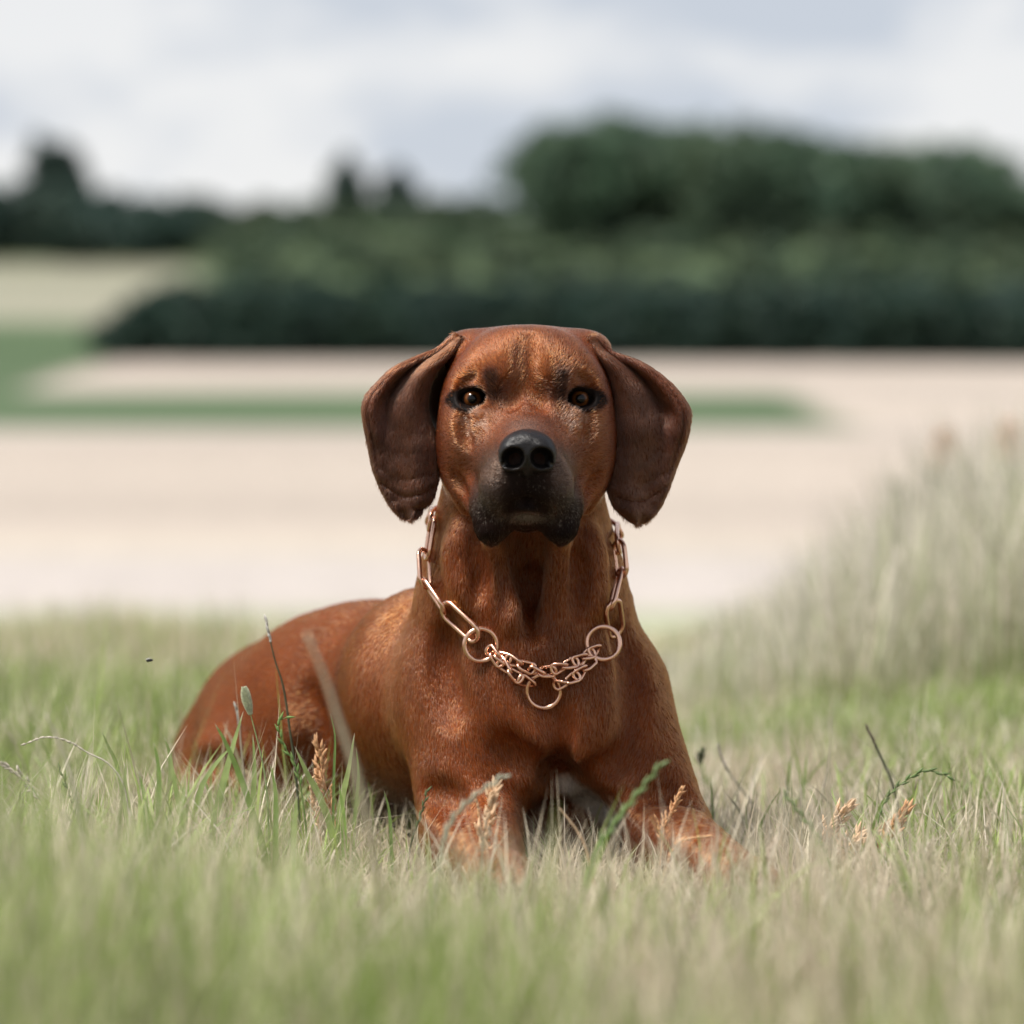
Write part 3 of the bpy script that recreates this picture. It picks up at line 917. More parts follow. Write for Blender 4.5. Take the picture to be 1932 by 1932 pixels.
# sooty hair of the mask: duller than the red coat
m, nt, b = mat_new("mask_hair")
ah = nt.nodes.new("ShaderNodeAttribute"); ah.attribute_name = "Col"
nt.links.new(ah.outputs["Color"], b.inputs["Base Color"]); b.inputs["Roughness"].default_value = .5; b.inputs["Specular IOR Level"].default_value = .12
M_MASK = m
NOSE_TIP = A(995, 860, -.15)
def unit(v): return v / (np.linalg.norm(v, axis=-1, keepdims=True) + 1e-12)
def hairs(name, V, Q, VN, VC, n, dens, length, flow, seed, lift=.15, rad=.00017, parent=None, tcol=1.05, mat=None):
    rg = np.random.default_rng(seed)
    T = np.concatenate([Q[:, [0, 1, 2]], Q[:, [0, 2, 3]]])
    ar = .5 * np.linalg.norm(np.cross(V[T[:, 1]] - V[T[:, 0]], V[T[:, 2]] - V[T[:, 0]]), axis=1)
    wt = ar * dens[T].mean(1)
    ti = rg.choice(len(T), n, p=wt / wt.sum())
    u, v = rg.random(n), rg.random(n); fl = u + v > 1; u[fl] = 1 - u[fl]; v[fl] = 1 - v[fl]
    bc = np.stack([1 - u - v, u, v], -1)[..., None]
    P = (V[T[ti]] * bc).sum(1); Nn = unit((VN[T[ti]] * bc).sum(1)); Cc = (VC[T[ti]] * bc).sum(1)
    d_ = flow(P, Nn)
    d_ = d_ + .28 * (np.stack([vnoise(P + 3, 60.), vnoise(P + 17, 60.), vnoise(P + 31, 60.)], -1) - .5) + .16 * rg.normal(size=(n, 3))
    d_ = unit(d_ - (d_ * Nn).sum(1, keepdims=True) * Nn)
    Ln = length(P)[:, None] * (.7 + .6 * rg.random((n, 1)))
    lf = lift * (.5 + rg.random((n, 1)))
    p0 = P - Nn * .0003
    p1 = P + Ln * .36 * (d_ + Nn * lf * 1.3)
    p2 = P + Ln * .70 * (d_ + Nn * lf * .95)
    p3 = P + Ln * 1.0 * (d_ + Nn * lf * .6)
    pts = np.stack([p0, p1, p2, p3], 1)
    cu = bpy.data.hair_curves.new(name)
    cu.add_curves([4] * n)
    cu.attributes['position'].data.foreach_set('vector', pts.astype(np.float32).ravel())
    ra = cu.attributes.get('radius') or cu.attributes.new('radius', 'FLOAT', 'POINT')
    r_ = np.tile(np.array([1.0, .95, .7, .12]), n) * rad * np.repeat(.7 + .6 * rg.random(n), 4)
    ra.data.foreach_set('value', r_.astype(np.float32))
    ca = cu.attributes.new('Col', 'FLOAT_COLOR', 'CURVE')
    c4 = np.ones((n, 4), np.float32)
    c4[:, :3] = np.clip(Cc * tcol * (.55 + .9 * rg.random((n, 1))) * (.72 + .56 * vnoise(P + 50, 120.)[:, None]), 0, .9)
    if mat is not None:                              # grizzled hairs among the black
        gz_ = rg.random(n) < .17 * sstep(1000, 960, proj(P)[1]) * np.clip((np.abs(proj(P)[0] - FX) - 34) / 30, .12, 1)
        up_ = (proj(P)[1] < 800)[gz_][:, None]
        c4[gz_, :3] = np.where(up_, np.array([.15, .055, .02]), np.array([.20, .165, .14])) * (.4 + .9 * rg.random((gz_.sum(), 1)))
    ca.data.foreach_set('color', c4.ravel())
    cu.materials.append(mat or M_HAIR)
    o = bpy.data.objects.new(name, cu); COL.objects.link(o)
    if parent: child(o, parent)
    return o

camp = np.array([0, -D, HC])
def facing(V, VN): return (unit(camp - V) * VN).sum(1)
pxB, pyB = proj(BV)
fac = facing(BV, BN)
YB = BV[:, 1]
headB = sstep(1060, 980, pyB) * sstep(.14, .08, YB)
dens = (.25 + .75 * sstep(-.35, 0, fac)) * (1 + 2.2 * headB) * (1 - .55 * sstep(.2, .4, YB))
for ec in EYE:                                               # bare eyelids
    q = BV - ec
    dens = dens * sstep(.85, 1.15, (q[:, 0] / .0200) ** 2 + (q[:, 2] / .0118) ** 2 + (np.abs(q[:, 1]) > .03) * 9)
qn = BV - NC
dens = dens * sstep(.9, 1.1, (qn[:, 0] / .026) ** 2 + (qn[:, 2] / .022) ** 2 + (np.abs(qn[:, 1]) > .02) * 9)
dens = dens * (BV[:, 2] > -.005)
def flow_body(P, Nn):
    px, py = proj(P); Y = P[:, 1]
    hw = (sstep(1010, 930, py) * sstep(.12, .05, Y))[:, None]
    vh = unit(P - NOSE_TIP) + np.array([0, .25, 0])
    down = np.tile(np.array([0., .10, -1.]), (len(P), 1))
    down[:, 0] += .25 * sstep(1200, 1400, py) * np.sign(1055 - px) * sstep(0, 120, np.abs(px - 1055))
    back = np.array([-.55, .75, -.42])
    bw = sstep(.16, .24, Y)[:, None] * (px < 800)[:, None]
    vb = down * (1 - bw) + back * bw
    return vh * hw + vb * (1 - hw)
def len_body(P):
    px, py = proj(P)
    hw = sstep(1040, 960, py) * sstep(.14, .08, P[:, 1])
    mz = gell(px, py, FX, 920, 120, 140) * (P[:, 1] < .02)
    return (.0082 * (1 - hw) + .0056 * hw) * (1 - .60 * mz)
NB = 270000
lum = BC @ np.array([.4, .4, .2])
dk_ = sstep(.030, .018, lum) * headB
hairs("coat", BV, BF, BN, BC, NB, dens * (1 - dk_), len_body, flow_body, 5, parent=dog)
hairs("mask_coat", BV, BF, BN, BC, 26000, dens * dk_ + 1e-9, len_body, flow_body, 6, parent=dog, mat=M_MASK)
for s, (V, Q, cE, tE, sE, ear_o) in zip((-1, 1), EARS):
    VNn = vnormals(V, Q)
    if ((VNn[:len(V) // 2] * (camp - V[:len(V) // 2])).sum(1)).mean() < 0: VNn = -VNn
    de = (.3 + .7 * sstep(-.3, .2, facing(V, VNn))) * (sE > -.02) + 1e-6
    def flow_ear(P, Nn, s=s):
        px, py = proj(P)
        f_ = np.zeros_like(P); f_[:, 2] = -1; f_[:, 0] = s * .5 * sstep(760, 660, py) + s * .1
        return f_
    hairs("ear_coat", V, Q, VNn, cE, 34000, de, lambda P: np.full(len(P), .0060), flow_ear, 9 + s, lift=.14, rad=.00013).parent = ear_o

# ------------------------------------------------------------------ rose-gold chain collar
m, nt, b = mat_new("rose_gold")
b.inputs["Base Color"].default_value = (.82, .50, .36, 1); b.inputs["Metallic"].default_value = 1
tcn = nt.nodes.new("ShaderNodeTexCoord"); nzm = nt.nodes.new("ShaderNodeTexNoise"); nzm.inputs["Scale"].default_value = 120
mrn = nt.nodes.new("ShaderNodeMapRange"); mrn.inputs["To Min"].default_value = .14; mrn.inputs["To Max"].default_value = .34
nt.links.new(tcn.outputs["Object"], nzm.inputs["Vector"]); nt.links.new(nzm.outputs["Fac"], mrn.inputs["Value"]); nt.links.new(mrn.outputs["Result"], b.inputs["Roughness"])
M_GOLD = m
def grad(p):
    e_ = .002
    P = np.array([p + d_ * e_ * sg for d_ in np.eye(3) for sg in (1, -1)])
    f_ = sdf(P); g = np.array([f_[0] - f_[1], f_[2] - f_[3], f_[4] - f_[5]])
    return g / (np.linalg.norm(g) + 1e-9)
def snap(p, off=0.):
    p = np.asarray(p, float)
    for _ in range(12):
        p = p - (float(sdf(p[None])[0]) - off) * grad(p) * .8
    return p
collar = tag(empty("chain_collar", tuple(A(990, 1150, .12))), "rose-gold chain collar of long links and rings round the dog's neck", "collar")
def closed_tube(P, r, n=10):
    P = np.asarray(P); m_ = len(P)
    T = np.roll(P, -1, 0) - np.roll(P, 1, 0); T /= np.linalg.norm(T, axis=1, keepdims=True)
    nrm = np.cross(P[1] - P[0], P[m_ // 3] - P[0]); nrm /= np.linalg.norm(nrm)
    V = []
    th = np.arange(n) / n * 2 * np.pi
    for i in range(m_):
        u_ = nrm - T[i] * (nrm @ T[i]); u_ /= np.linalg.norm(u_)
        b_ = np.cross(T[i], u_)
        V.append(P[i] + r * (np.cos(th)[:, None] * u_ + np.sin(th)[:, None] * b_))
    V = np.concatenate(V); F = []
    for i in range(m_):
        i2 = (i + 1) % m_
        for j in range(n):
            k_ = (j + 1) % n
            F.append((i * n + j, i2 * n + j, i2 * n + k_, i * n + k_))
    return V, [np.array(F)]
def stadium(c_, u_, v_, L_, W_, n=40, twist=0., nn=None):
    """closed link outline: long axis u, short axis v; twist turns the two ends against each other like curb chain"""
    h = max(L_ / 2 - W_ / 2, 0)
    th = np.arange(n) / n * 2 * np.pi
    x = np.cos(th) * W_ / 2 + np.sign(np.cos(th)) * h; y = np.sin(th) * W_ / 2
    pts = c_ + x[:, None] * u_ + y[:, None] * v_
    if twist: pts = pts + nn * (np.sin(th) * np.clip(x / (L_ / 2), -1, 1) * twist * W_)[:, None]
    return pts
def link(name, a_, b_, width, wire, roll, off=.0026, extra=.0, twist=0.):
    """a link spanning surface points a..b, rolled about its long axis by `roll` degrees from lying flat"""
    a_, b_ = np.asarray(a_), np.asarray(b_)
    c_ = (a_ + b_) / 2; u_ = b_ - a_; L_ = np.linalg.norm(u_); u_ = u_ / L_
    nn = grad(c_); nn = nn - u_ * (nn @ u_); nn /= np.linalg.norm(nn)
    v_ = np.cross(nn, u_)
    r_ = math.radians(roll)
    vv = v_ * math.cos(r_) + nn * math.sin(r_); n2 = np.cross(u_, vv)
    d_ = float(sdf(c_[None])[0])
    need = wire + .0012 + abs(math.sin(r_)) * width * .28
    c_ = c_ + nn * max(need - d_, 0)
    V, F = closed_tube(stadium(c_, u_, vv, L_ + extra, width, twist=twist, nn=n2), wire)
    return child(mesh_np(name, V, F, M_GOLD), collar)
def sp(px, py, Y=None):
    return trace(px, py) if Y is None else snap(A(px, py, Y))
W1 = .0024
# left run, from the rear of the neck down
Lp = [sp(822, 985, .09), sp(806, 1046, .085), sp(818, 1102), sp(848, 1146), sp(902, 1196)]
for i, (wd, rl) in enumerate(((.019, 8), (.019, 62), (.019, 42), (.0195, 4))):
    link("link", Lp[i], Lp[i + 1], wd, W1, rl, extra=.009)
def ring(c_, r_, wire, tilt=0, off=.003):
    nn = grad(c_); nn = unit(nn + np.array([0, -.6, 0]))
    u_ = np.cross([0, 0, 1.], nn); u_ /= np.linalg.norm(u_); v_ = np.cross(nn, u_)
    th = np.arange(56) / 56 * 2 * np.pi
    tl = math.radians(tilt); u2 = u_ * math.cos(tl) + nn * math.sin(tl)
    c2 = c_ + nn * (wire + off)
    V, F = closed_tube(c2 + r_ * (np.cos(th)[:, None] * u2 + np.sin(th)[:, None] * v_), wire, 10)
    return child(mesh_np("ring", V, F, M_GOLD), collar)
ring(sp(910, 1216), .0155, W1, -18)
ring(sp(1134, 1215), .0160, W1, 16)
ring(sp(1026, 1302), .0163, W1, 0)
Rp = [sp(1152, 1190), sp(1160, 1143, .06), sp(1158, 1082, .085), sp(1150, 1032, .09)]
for i, (wd, rl) in enumerate(((.019, -24), (.0150, 40), (.018, 58))):
    link("link", Rp[i], Rp[i + 1], wd, W1, rl, extra=.009)
# round the back of the neck
c_n = A(984, 1000, .115); aL = Lp[0]; aR = Rp[-1]
angL = math.atan2(aL[1] - c_n[1], aL[0] - c_n[0]); angR = math.atan2(aR[1] - c_n[1], aR[0] - c_n[0])
if angL < 0: angL += 2 * math.pi
prev = aL; nb = 7
for i in range(1, nb + 1):
    t_ = i / nb; an = angL + (angR - angL) * t_
    zz = aL[2] + (aR[2] - aL[2]) * t_ + .03 * math.sin(math.pi * t_) ** 2
    q = snap(np.array([c_n[0] + .085 * math.cos(an), c_n[1] + .085 * math.sin(an), zz])) if i < nb else aR
    link("link", prev, q, .019, W1, 8 if i % 2 == 0 else -8, extra=.009); prev = q
# martingale of small twisted links
def strand(pts, nl, wire=.00165, wd=.0096, ph=0):
    q = spline([(x, y, 0) for x, y in pts], nl + 1)
    S_ = [sp(x, y) for x, y, _ in q]
    for i in range(nl):
        link("small_link", S_[i], S_[i + 1], wd, wire, 38 if (i + ph) % 2 == 0 else -30, extra=.0058, twist=.35)
strand([(926, 1226), (948, 1240), (975, 1250), (1005, 1260), (1035, 1264), (1062, 1258), (1088, 1248), (1108, 1236), (1124, 1226)], 11)
strand([(934, 1236), (952, 1256), (972, 1276), (998, 1290)], 4, ph=1)
strand([(1054, 1290), (1076, 1284), (1096, 1268), (1114, 1246)], 4)
# ------------------------------------------------------------------ turf: many blades, one mass
def blades(name, label, x, y, L_, lean0, lean1, width, cbase, ctip, segs, rg, mat=None):
    n = len(x)
    z = ground_z(x, y) - .004
    hd = rg.random(n) * 2 * np.pi
    h = np.stack([np.cos(hd), np.sin(hd), np.zeros(n)], -1)
    pts = [np.stack([x, y, z], -1)]
    for i in range(segs):
        a_ = lean0 + lean1 * (i + .5) / segs
        st = L_ / segs
        pts.append(pts[-1] + (h * np.sin(a_)[:, None] + np.array([0, 0, 1.]) * np.cos(a_)[:, None]) * st[:, None])
    tw = hd + np.pi / 2 + rg.normal(size=n) * .5
    wv = np.stack([np.cos(tw), np.sin(tw), np.zeros(n)], -1) * width[:, None] * .5
    rows = []
    for i in range(segs):
        f_ = (1 - (i / segs) ** 1.6 * .75)
        rows += [pts[i] - wv * f_, pts[i] + wv * f_]
    rows.append(pts[segs])
    nv = 2 * segs + 1
    V = np.stack(rows, 1)                      # (n, nv, 3)
    tt = np.array([i / segs for i in range(segs) for _ in (0, 1)] + [1.0])
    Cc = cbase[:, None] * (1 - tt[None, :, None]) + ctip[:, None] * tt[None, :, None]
    o = np.arange(n)[:, None] * nv
    Q = np.concatenate([np.stack([o[:, 0] + 2 * i, o[:, 0] + 2 * i + 1, o[:, 0] + 2 * i + 3, o[:, 0] + 2 * i + 2], -1) for i in range(segs - 1)]) if segs > 1 else np.zeros((0, 4), int)
    T = np.stack([o[:, 0] + 2 * segs - 2, o[:, 0] + 2 * segs - 1, o[:, 0] + 2 * segs], -1)
    ob = mesh_np(name, V.reshape(-1, 3), [q for q in (Q, T) if len(q)], mat or M_GRASS, col=Cc.reshape(-1, 3))
    return tag(ob, label, "grass", kind="stuff")
def scatter(n, d0, d1, rg, spread=.30, pad=.15):
    """roots in a wedge of turf running away from the lens"""
    dd = np.sqrt(d0 ** 2 + (d1 ** 2 - d0 ** 2) * rg.random(n))
    x = (rg.random(n) * 2 - 1) * (spread * dd + pad)
    return x, dd - D
GR1 = np.array([.20, .30, .06]); GR2 = np.array([.38, .47, .145]); ST1 = np.array([.50, .415, .29]); ST2 = np.array([.80, .725, .57])
def green_map(x, y):
    P = np.stack([x, y, x * 0], -1)
    g = .47 + 2.0 * (vnoise(P + 21, 2.6) - .5) + 1.2 * (vnoise(P + 2, 8.) - .5)
    g = g + .28 * sstep(-.05, -.35, x) * sstep(-.8, -.2, y) + .30 * sstep(.25, .6, x) * sstep(-.9, -1.15, y) - .22 * sstep(.45, .1, np.abs(x - .05)) * sstep(-.9, -.3, y)
    g = g + .35 * np.exp(-((x - .95) / .4) ** 2 - ((y - 1.7) / .8) ** 2)
    g = g + .30 * sstep(.30, .55, x) * sstep(-.1, .3, y) - .20 * sstep(-.05, -.3, x) * sstep(-.9, -1.2, y) + .2 * sstep(.15, .4, x) * sstep(-.7, -.9, y)
    return np.clip(g, .06, .94)
def height_map(x, y):
    P = np.stack([x, y, x * 0], -1)
    h = .048 + .040 * sstep(-.10, -.30, x) + .016 * sstep(.25, .5, x)
    h = h + .034 * sstep(-.17, -.30, y) + .032 * sstep(-.5, -1.0, y)
    h = h * (.22 + .95 * vnoise(P + 40, 4.5) + .70 * vnoise(P + 11, 14.))
    h = h + .025 * sstep(1.2, 3.0, y) + .026 * np.exp(-((x + .015) / .075) ** 2) * sstep(-.20, -.26, y) * sstep(-.50, -.40, y)
    return h + .24 * np.exp(-((x - 1.75) / .62) ** 2 - ((y - 4.6) / 1.5) ** 2)
def clear_of_dog(x, y, m_=.004):
    k_ = np.ones(len(x), bool)
    for zz in (.015, .045):
        k_ &= sdf(np.stack([x, y, np.full(len(x), zz)], -1)) > m_
    return k_
rgg = np.random.default_rng(77)
def colours(x, y, rg, gshift=0.):
    n = len(x)
    g = rg.random(n) < np.clip(green_map(x, y) + gshift, .03, .97)
    v = (.75 + .5 * rg.random((n, 1)))
    u_ = rg.random((n, 1))
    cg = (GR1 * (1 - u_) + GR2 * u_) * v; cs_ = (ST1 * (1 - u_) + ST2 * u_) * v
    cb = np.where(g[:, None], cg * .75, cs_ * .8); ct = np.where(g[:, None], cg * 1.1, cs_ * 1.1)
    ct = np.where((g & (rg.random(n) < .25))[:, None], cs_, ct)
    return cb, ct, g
# 1: upright blades
x, y = scatter(78000, 1.25, 4.7, rgg); k_ = clear_of_dog(x, y); x, y = x[k_], y[k_]; n = len(x)
cb, ct, g = colours(x, y, rgg)
L_ = height_map(x, y) * (.55 + .75 * rgg.random(n)) * np.where((rgg.random(n) < .05) & (y > -.6), 1.55, 1.0)
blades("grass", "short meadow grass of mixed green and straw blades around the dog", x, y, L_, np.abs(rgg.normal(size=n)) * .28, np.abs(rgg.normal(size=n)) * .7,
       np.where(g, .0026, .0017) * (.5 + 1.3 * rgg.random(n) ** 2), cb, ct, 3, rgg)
# 2: dry thatch lying between them
x, y = scatter(62000, 1.25, 4.7, rgg); k_ = clear_of_dog(x, y, .0); x, y = x[k_], y[k_]; n = len(x)
cb, ct, g = colours(x, y, rgg, -.32)
L_ = (.025 + .05 * rgg.random(n))
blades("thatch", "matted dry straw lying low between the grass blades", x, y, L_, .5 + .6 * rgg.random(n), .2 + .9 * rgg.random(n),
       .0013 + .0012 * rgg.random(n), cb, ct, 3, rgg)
# 3: further turf to the brow of the rise, and the tussocky bank
x, y = scatter(76000, 4.6, 9.6, rgg, .30, .2); n = len(x)
cb, ct, g = colours(x, y, rgg, -.10 - .35 * sstep(2., 5., y))
L_ = height_map(x, y) * (.5 + .8 * rgg.random(n))
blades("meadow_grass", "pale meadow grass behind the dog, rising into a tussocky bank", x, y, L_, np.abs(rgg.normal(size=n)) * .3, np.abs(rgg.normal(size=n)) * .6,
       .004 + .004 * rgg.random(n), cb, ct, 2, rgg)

# 4: bleached spent stalks standing over the turf
x, y = scatter(9000, 1.5, 5.5, rgg); k_ = clear_of_dog(x, y, .01) & ((np.abs(x - .05) > .22) | (y > .3) | (rgg.random(len(x)) < .40)); x, y = x[k_], y[k_]; n = len(x)
v_ = (.8 + .35 * rgg.random((n, 1))); cS = np.array([.82, .74, .63]) * v_
L_ = (.05 + .075 * rgg.random(n)) * (1 + .25 * sstep(-.1, -.3, x))
blades("dry_stalks", "thin bleached spent stalks standing over the short turf", x, y, L_, .1 + np.abs(rgg.normal(size=n)) * .4, .3 + np.abs(rgg.normal(size=n)) * .9, .0010 + .0010 * rgg.random(n), cS * .9, cS, 4, rgg)

# 5: tall hazy seeding grass on the bank
n = 9500
dd = 4.6 + 3.6 * rgg.random(n); px = 1180 + 1080 * rgg.random(n) ** .7
x = (px - 966) * C0 * dd; y = dd - D
topy = np.interp(px, [1180, 1350, 1480, 1600, 1720, 1850, 2250], [1240, 1150, 1060, 960, 850, 780, 740])
L_ = (HC - (topy - 966) * C0 * dd - ground_z(x, y)) * (.20 + .95 * rgg.random(n) ** 1.3)
k_ = L_ > .05; x, y, L_ = x[k_], y[k_], L_[k_]; n = len(x)
v_ = (.75 + .45 * rgg.random((n, 1))); g_ = (rgg.random(n) < .18)[:, None]
cS = np.where(g_, np.array([.30, .36, .15]), np.array([.82, .75, .66])) * v_
cB = np.where(rgg.random(n)[:, None] < .6, np.array([.28, .36, .12]), np.array([.66, .58, .46])) * v_
blades("tall_grass", "tall hazy bleached grass going to seed on the bank", x, y, L_, np.abs(rgg.normal(size=n)) * .15, np.abs(rgg.normal(size=n)) * .5, .003 + .004 * rgg.random(n), cB, cS, 4, rgg)


# 6: broader fresh blades in loose clumps
cl_x, cl_y = scatter(280, 1.9, 4.4, rgg)
x = np.repeat(cl_x, 12) + rgg.normal(size=3360) * .022; y = np.repeat(cl_y, 12) + rgg.normal(size=3360) * .022
k_ = clear_of_dog(x, y, .012) & ((np.abs(x - .05) > .24) | (y > .3) | (rgg.random(len(x)) < .35)); x, y = x[k_], y[k_]; n = len(x)
u_ = rgg.random((n, 1)); cS = (np.array([.20, .30, .075]) * (1 - u_) + np.array([.36, .44, .17]) * u_) * (.8 + .4 * rgg.random((n, 1)))
L_ = (.045 + .065 * rgg.random(n)) * (1 + .5 * sstep(-.1, -.3, x))
blades("broad_grass", "broader fresh green blades growing in loose clumps", x, y, L_, .05 + np.abs(rgg.normal(size=n)) * .3, .2 + np.abs(rgg.normal(size=n)) * .7, .0028 + .0034 * rgg.random(n), cS * .85, np.where(rgg.random((n, 1)) < .3, np.array([.6, .52, .4]), cS * 1.1), 5, rgg)
# ------------------------------------------------------------------ single stems and tufts that stand out from the turf
TANC = np.array([.58, .33, .17]); TANP = np.array([.70, .49, .31]); PALEC = np.array([.60, .54, .45]); GRN = np.array([.16, .25, .075]); GRNP = np.array([.30, .38, .17]); DKG = np.array([.085, .095, .055]); DKB = np.array([.15, .12, .09])
rgs = np.random.default_rng(123)
def path_px(pts, Y, to_ground=True, n=18):
    P = [A(px, py, Y) for px, py in pts]
    if to_ground:
        b_ = P[-1].copy(); dirn = P[-1] - P[-2]
        gz = float(ground_z(b_[0], b_[1]))
        hgt = b_[2] - gz
        if hgt > .004:
            sl = np.clip(dirn[0] / max(abs(dirn[2]), 1e-3), -.8, .8)
            P.append(np.array([b_[0] + sl * hgt * .5, b_[1], gz - .003]))
    return spline(P, n)
def spikelet(c_, ax, L_, r_, rg):
    """a small pointed husk"""
    ax = ax / np.linalg.norm(ax)
    t_ = np.linspace(0, 1, 5)
    return tube(c_ + np.outer(t_ * L_, ax), r_ * np.array([.35, 1., .9, .5, .06]), 5, flat=.7)
def stem_thing(name, label, pts, Y, kind, col, headcol=None, r=.0009, head=.35, scale=1.0, group=None):
    P = path_px(pts, Y, n=26)                           # from tip to ground
    base = P[-1]
    t = tag(empty(name, tuple(base)), label, "wild grass", group, "thing")
    hc = col if headcol is None else headcol
    seg = np.linalg.norm(np.diff(P, axis=0), axis=1); s_ = np.concatenate([[0], np.cumsum(seg)])
    rad_ = np.interp(s_ / s_[-1], [0, .3, 1], [r * .4, r * .8, r * 1.2])
    V, F = tube(P, rad_, 6)
    child(mesh_np("stem", V, F, M_STEM, col=np.tile(col, (len(V), 1)) * (.85 + .3 * vnoise(V, 150.)[:, None])), t)
    hl = head * s_[-1]
    def at_s(q):
        p = np.array([np.interp(q, s_, P[:, i]) for i in range(3)])
        p2 = np.array([np.interp(q + .002, s_, P[:, i]) for i in range(3)])
        T = p - p2
        return p, T / (np.linalg.norm(T) + 1e-9)            # T points to the tip
    parts = []
    if kind == 'spike':                                  # rye: husks alternate left and right
        ns = max(6, int(hl / (.0058 * scale)))
        for i in range(ns):
            p, T = at_s(hl * (i + .2) / ns)
            side = np.cross(T, [0, 1., 0]); side /= np.linalg.norm(side)
            a_ = T + side * (.30 if i % 2 else -.30) + rgs.normal(size=3) * .06
            parts.append((*spikelet(p, a_, .0095 * scale, .0015 * scale, rgs), hc * (.85 + .3 * rgs.random())))
    elif kind == 'panicle':                              # bent-grass: branchlets carrying clusters of husks
        nb = 9
        for i in range(nb):
            p, T = at_s(hl * (i + .3) / nb)
            for sgn in (-1, 1):
                ang = rgs.random() * 6.28
                sd = np.array([math.cos(ang) * .9, math.sin(ang) * .7, 0])
                ln = (.004 + .013 * (i / nb) * rgs.random() + .003) * scale
                a_ = T + sd * (.25 + .45 * rgs.random() * (i / nb)); a_ /= np.linalg.norm(a_)
                q = p + a_ * ln
                V, F = tube([p, (p + q) / 2, q], [.0003, .00025, .0002], 4)
                parts.append((V, F, col))
                for k_ in range(4):
                    a2 = a_ + rgs.normal(size=3) * .28
                    parts.append((*spikelet(p + (q - p) * (.35 + .22 * k_), a2, .0062 * scale * (.8 + .4 * rgs.random()), .00115 * scale, rgs), hc * (.75 + .5 * rgs.random())))
    elif kind == 'timothy':                              # dense soft cylinder
        for i in range(220):
            u_ = (i + .5) / 220
            p, T = at_s(hl * u_)
            ang = i * 2.4
            e1 = np.cross(T, [0, 1., 0]); e1 /= np.linalg.norm(e1); e2 = np.cross(T, e1)
            rr = .0034 * scale * math.sin(math.pi * min(max(u_, .06), .94)) ** .35
            o_ = e1 * math.cos(ang) + e2 * math.sin(ang)
            parts.append((*spikelet(p + o_ * rr * .3, o_ + T * .9, rr * 1.1, .0007 * scale, rgs), hc * (.85 + .3 * rgs.random())))
    elif kind == 'tip':
        for i in range(10):
            p, T = at_s(hl * i / 10)
            parts.append((*spikelet(p, T + rgs.normal(size=3) * .1, .007 * scale, .0015 * scale, rgs), hc * (.85 + .3 * rgs.random())))
    if parts:
        V, F, Cc = join(parts)
        child(mesh_np("seed_head", V, F, M_STEM, col=Cc), t)
    return t
S_ = stem_thing
# left of the chest
S_("seeding_grass", "soft pale cylindrical seed head on a thin green stem before the dog's rump", [(461, 1298), (466, 1322), (472, 1345), (499, 1457), (507, 1565)], -.04, 'timothy', GRNP, np.array([.50, .52, .36]), head=.135, scale=1.35)
S_("seeding_grass", "tall thin dark stalk with a white tip, crossing the dog's back", [(502, 1171), (518, 1243), (535, 1298), (548, 1386), (557, 1449), (566, 1560)], .10, 'tip', DKG * .9, np.array([.55, .52, .48]), r=.0013, head=.10)
S_("seeding_grass", "broad blurred buff stalk leaning across the dog's flank", [(578, 1193), (612, 1276), (639, 1359), (667, 1441), (690, 1540), (715, 1700)], -.72, 'plain', np.array([.42, .36, .25]), r=.0030)
S_("seeding_grass", "green rye spike with a hooked white tip before the dog's flank", [(541, 1353), (526, 1362), (527, 1380), (538, 1411), (560, 1452), (575, 1540)], -.02, 'spike', GRN, GRN * 1.1, head=.45)
S_("seeding_grass", "rust-tan feathery seed head among the wide blades by the dog's flank", [(602, 1416), (607, 1450), (618, 1500), (634, 1560)], .06, 'panicle', TANC, TANC * 1.05, head=.6, scale=1.5)
S_("seeding_grass", "short tan seed cluster low in the turf under the dog's flank", [(588, 1482), (592, 1510), (603, 1570)], .02, 'panicle', TANP, TANP, head=.5)
S_("seeding_grass", "bare grey-green stalk with a bleached tip beside the dog's thigh", [(445, 1335), (452, 1370), (456, 1420), (470, 1560)], .16, 'tip', np.array([.30, .30, .24]), np.array([.40, .38, .33]), r=.0013, head=.15)
# below the chest
S_("seeding_grass", "pale blurred spike bending towards the breast over the dog's straight foreleg", [(948, 1466), (900, 1498), (866, 1530), (846, 1560), (832, 1610)], -.36, 'spike', np.array([.34, .36, .26]), np.array([.42, .42, .32]), r=.0013, head=.5)
S_("seeding_grass", "small dark green spike standing at the edge of the dog's foreleg", [(806, 1492), (799, 1520), (788, 1555), (776, 1590)], -.06, 'spike', DKG, np.array([.10, .13, .055]), head=.4, scale=.8)
S_("seeding_grass", "upright tan feathery seed head before the dog's straight foreleg", [(930, 1500), (924, 1540), (914, 1600), (912, 1674)], -.16, 'panicle', TANC * 1.1, TANP * 1.1, head=.62, scale=1.5)
S_("seeding_grass", "ochre withered spike leaning beside the feathery head at the foreleg", [(898, 1506), (904, 1540), (908, 1570), (912, 1640)], -.12, 'tip', TANP, TANC, head=.45)
S_("seeding_grass", "thick green spike slanting across the gap between the dog's forelegs", [(1246, 1444), (1222, 1474), (1197, 1504), (1153, 1563), (1120, 1620)], -.38, 'spike', GRN * 1.1, np.array([.22, .30, .13]), r=.0016, head=.55, scale=1.15)
S_("seeding_grass", "short buff stalk bent over between the dog's forelegs", [(1056, 1525), (1072, 1545), (1090, 1570), (1108, 1610)], -.22, 'plain', TANP * .9, r=.0014)
S_("seeding_grass", "orange-tan seed head before the dog's outstretched foreleg", [(1279, 1502), (1268, 1530), (1252, 1570), (1246, 1625)], -.10, 'panicle', TANC * 1.1, TANC * 1.15, head=.5)
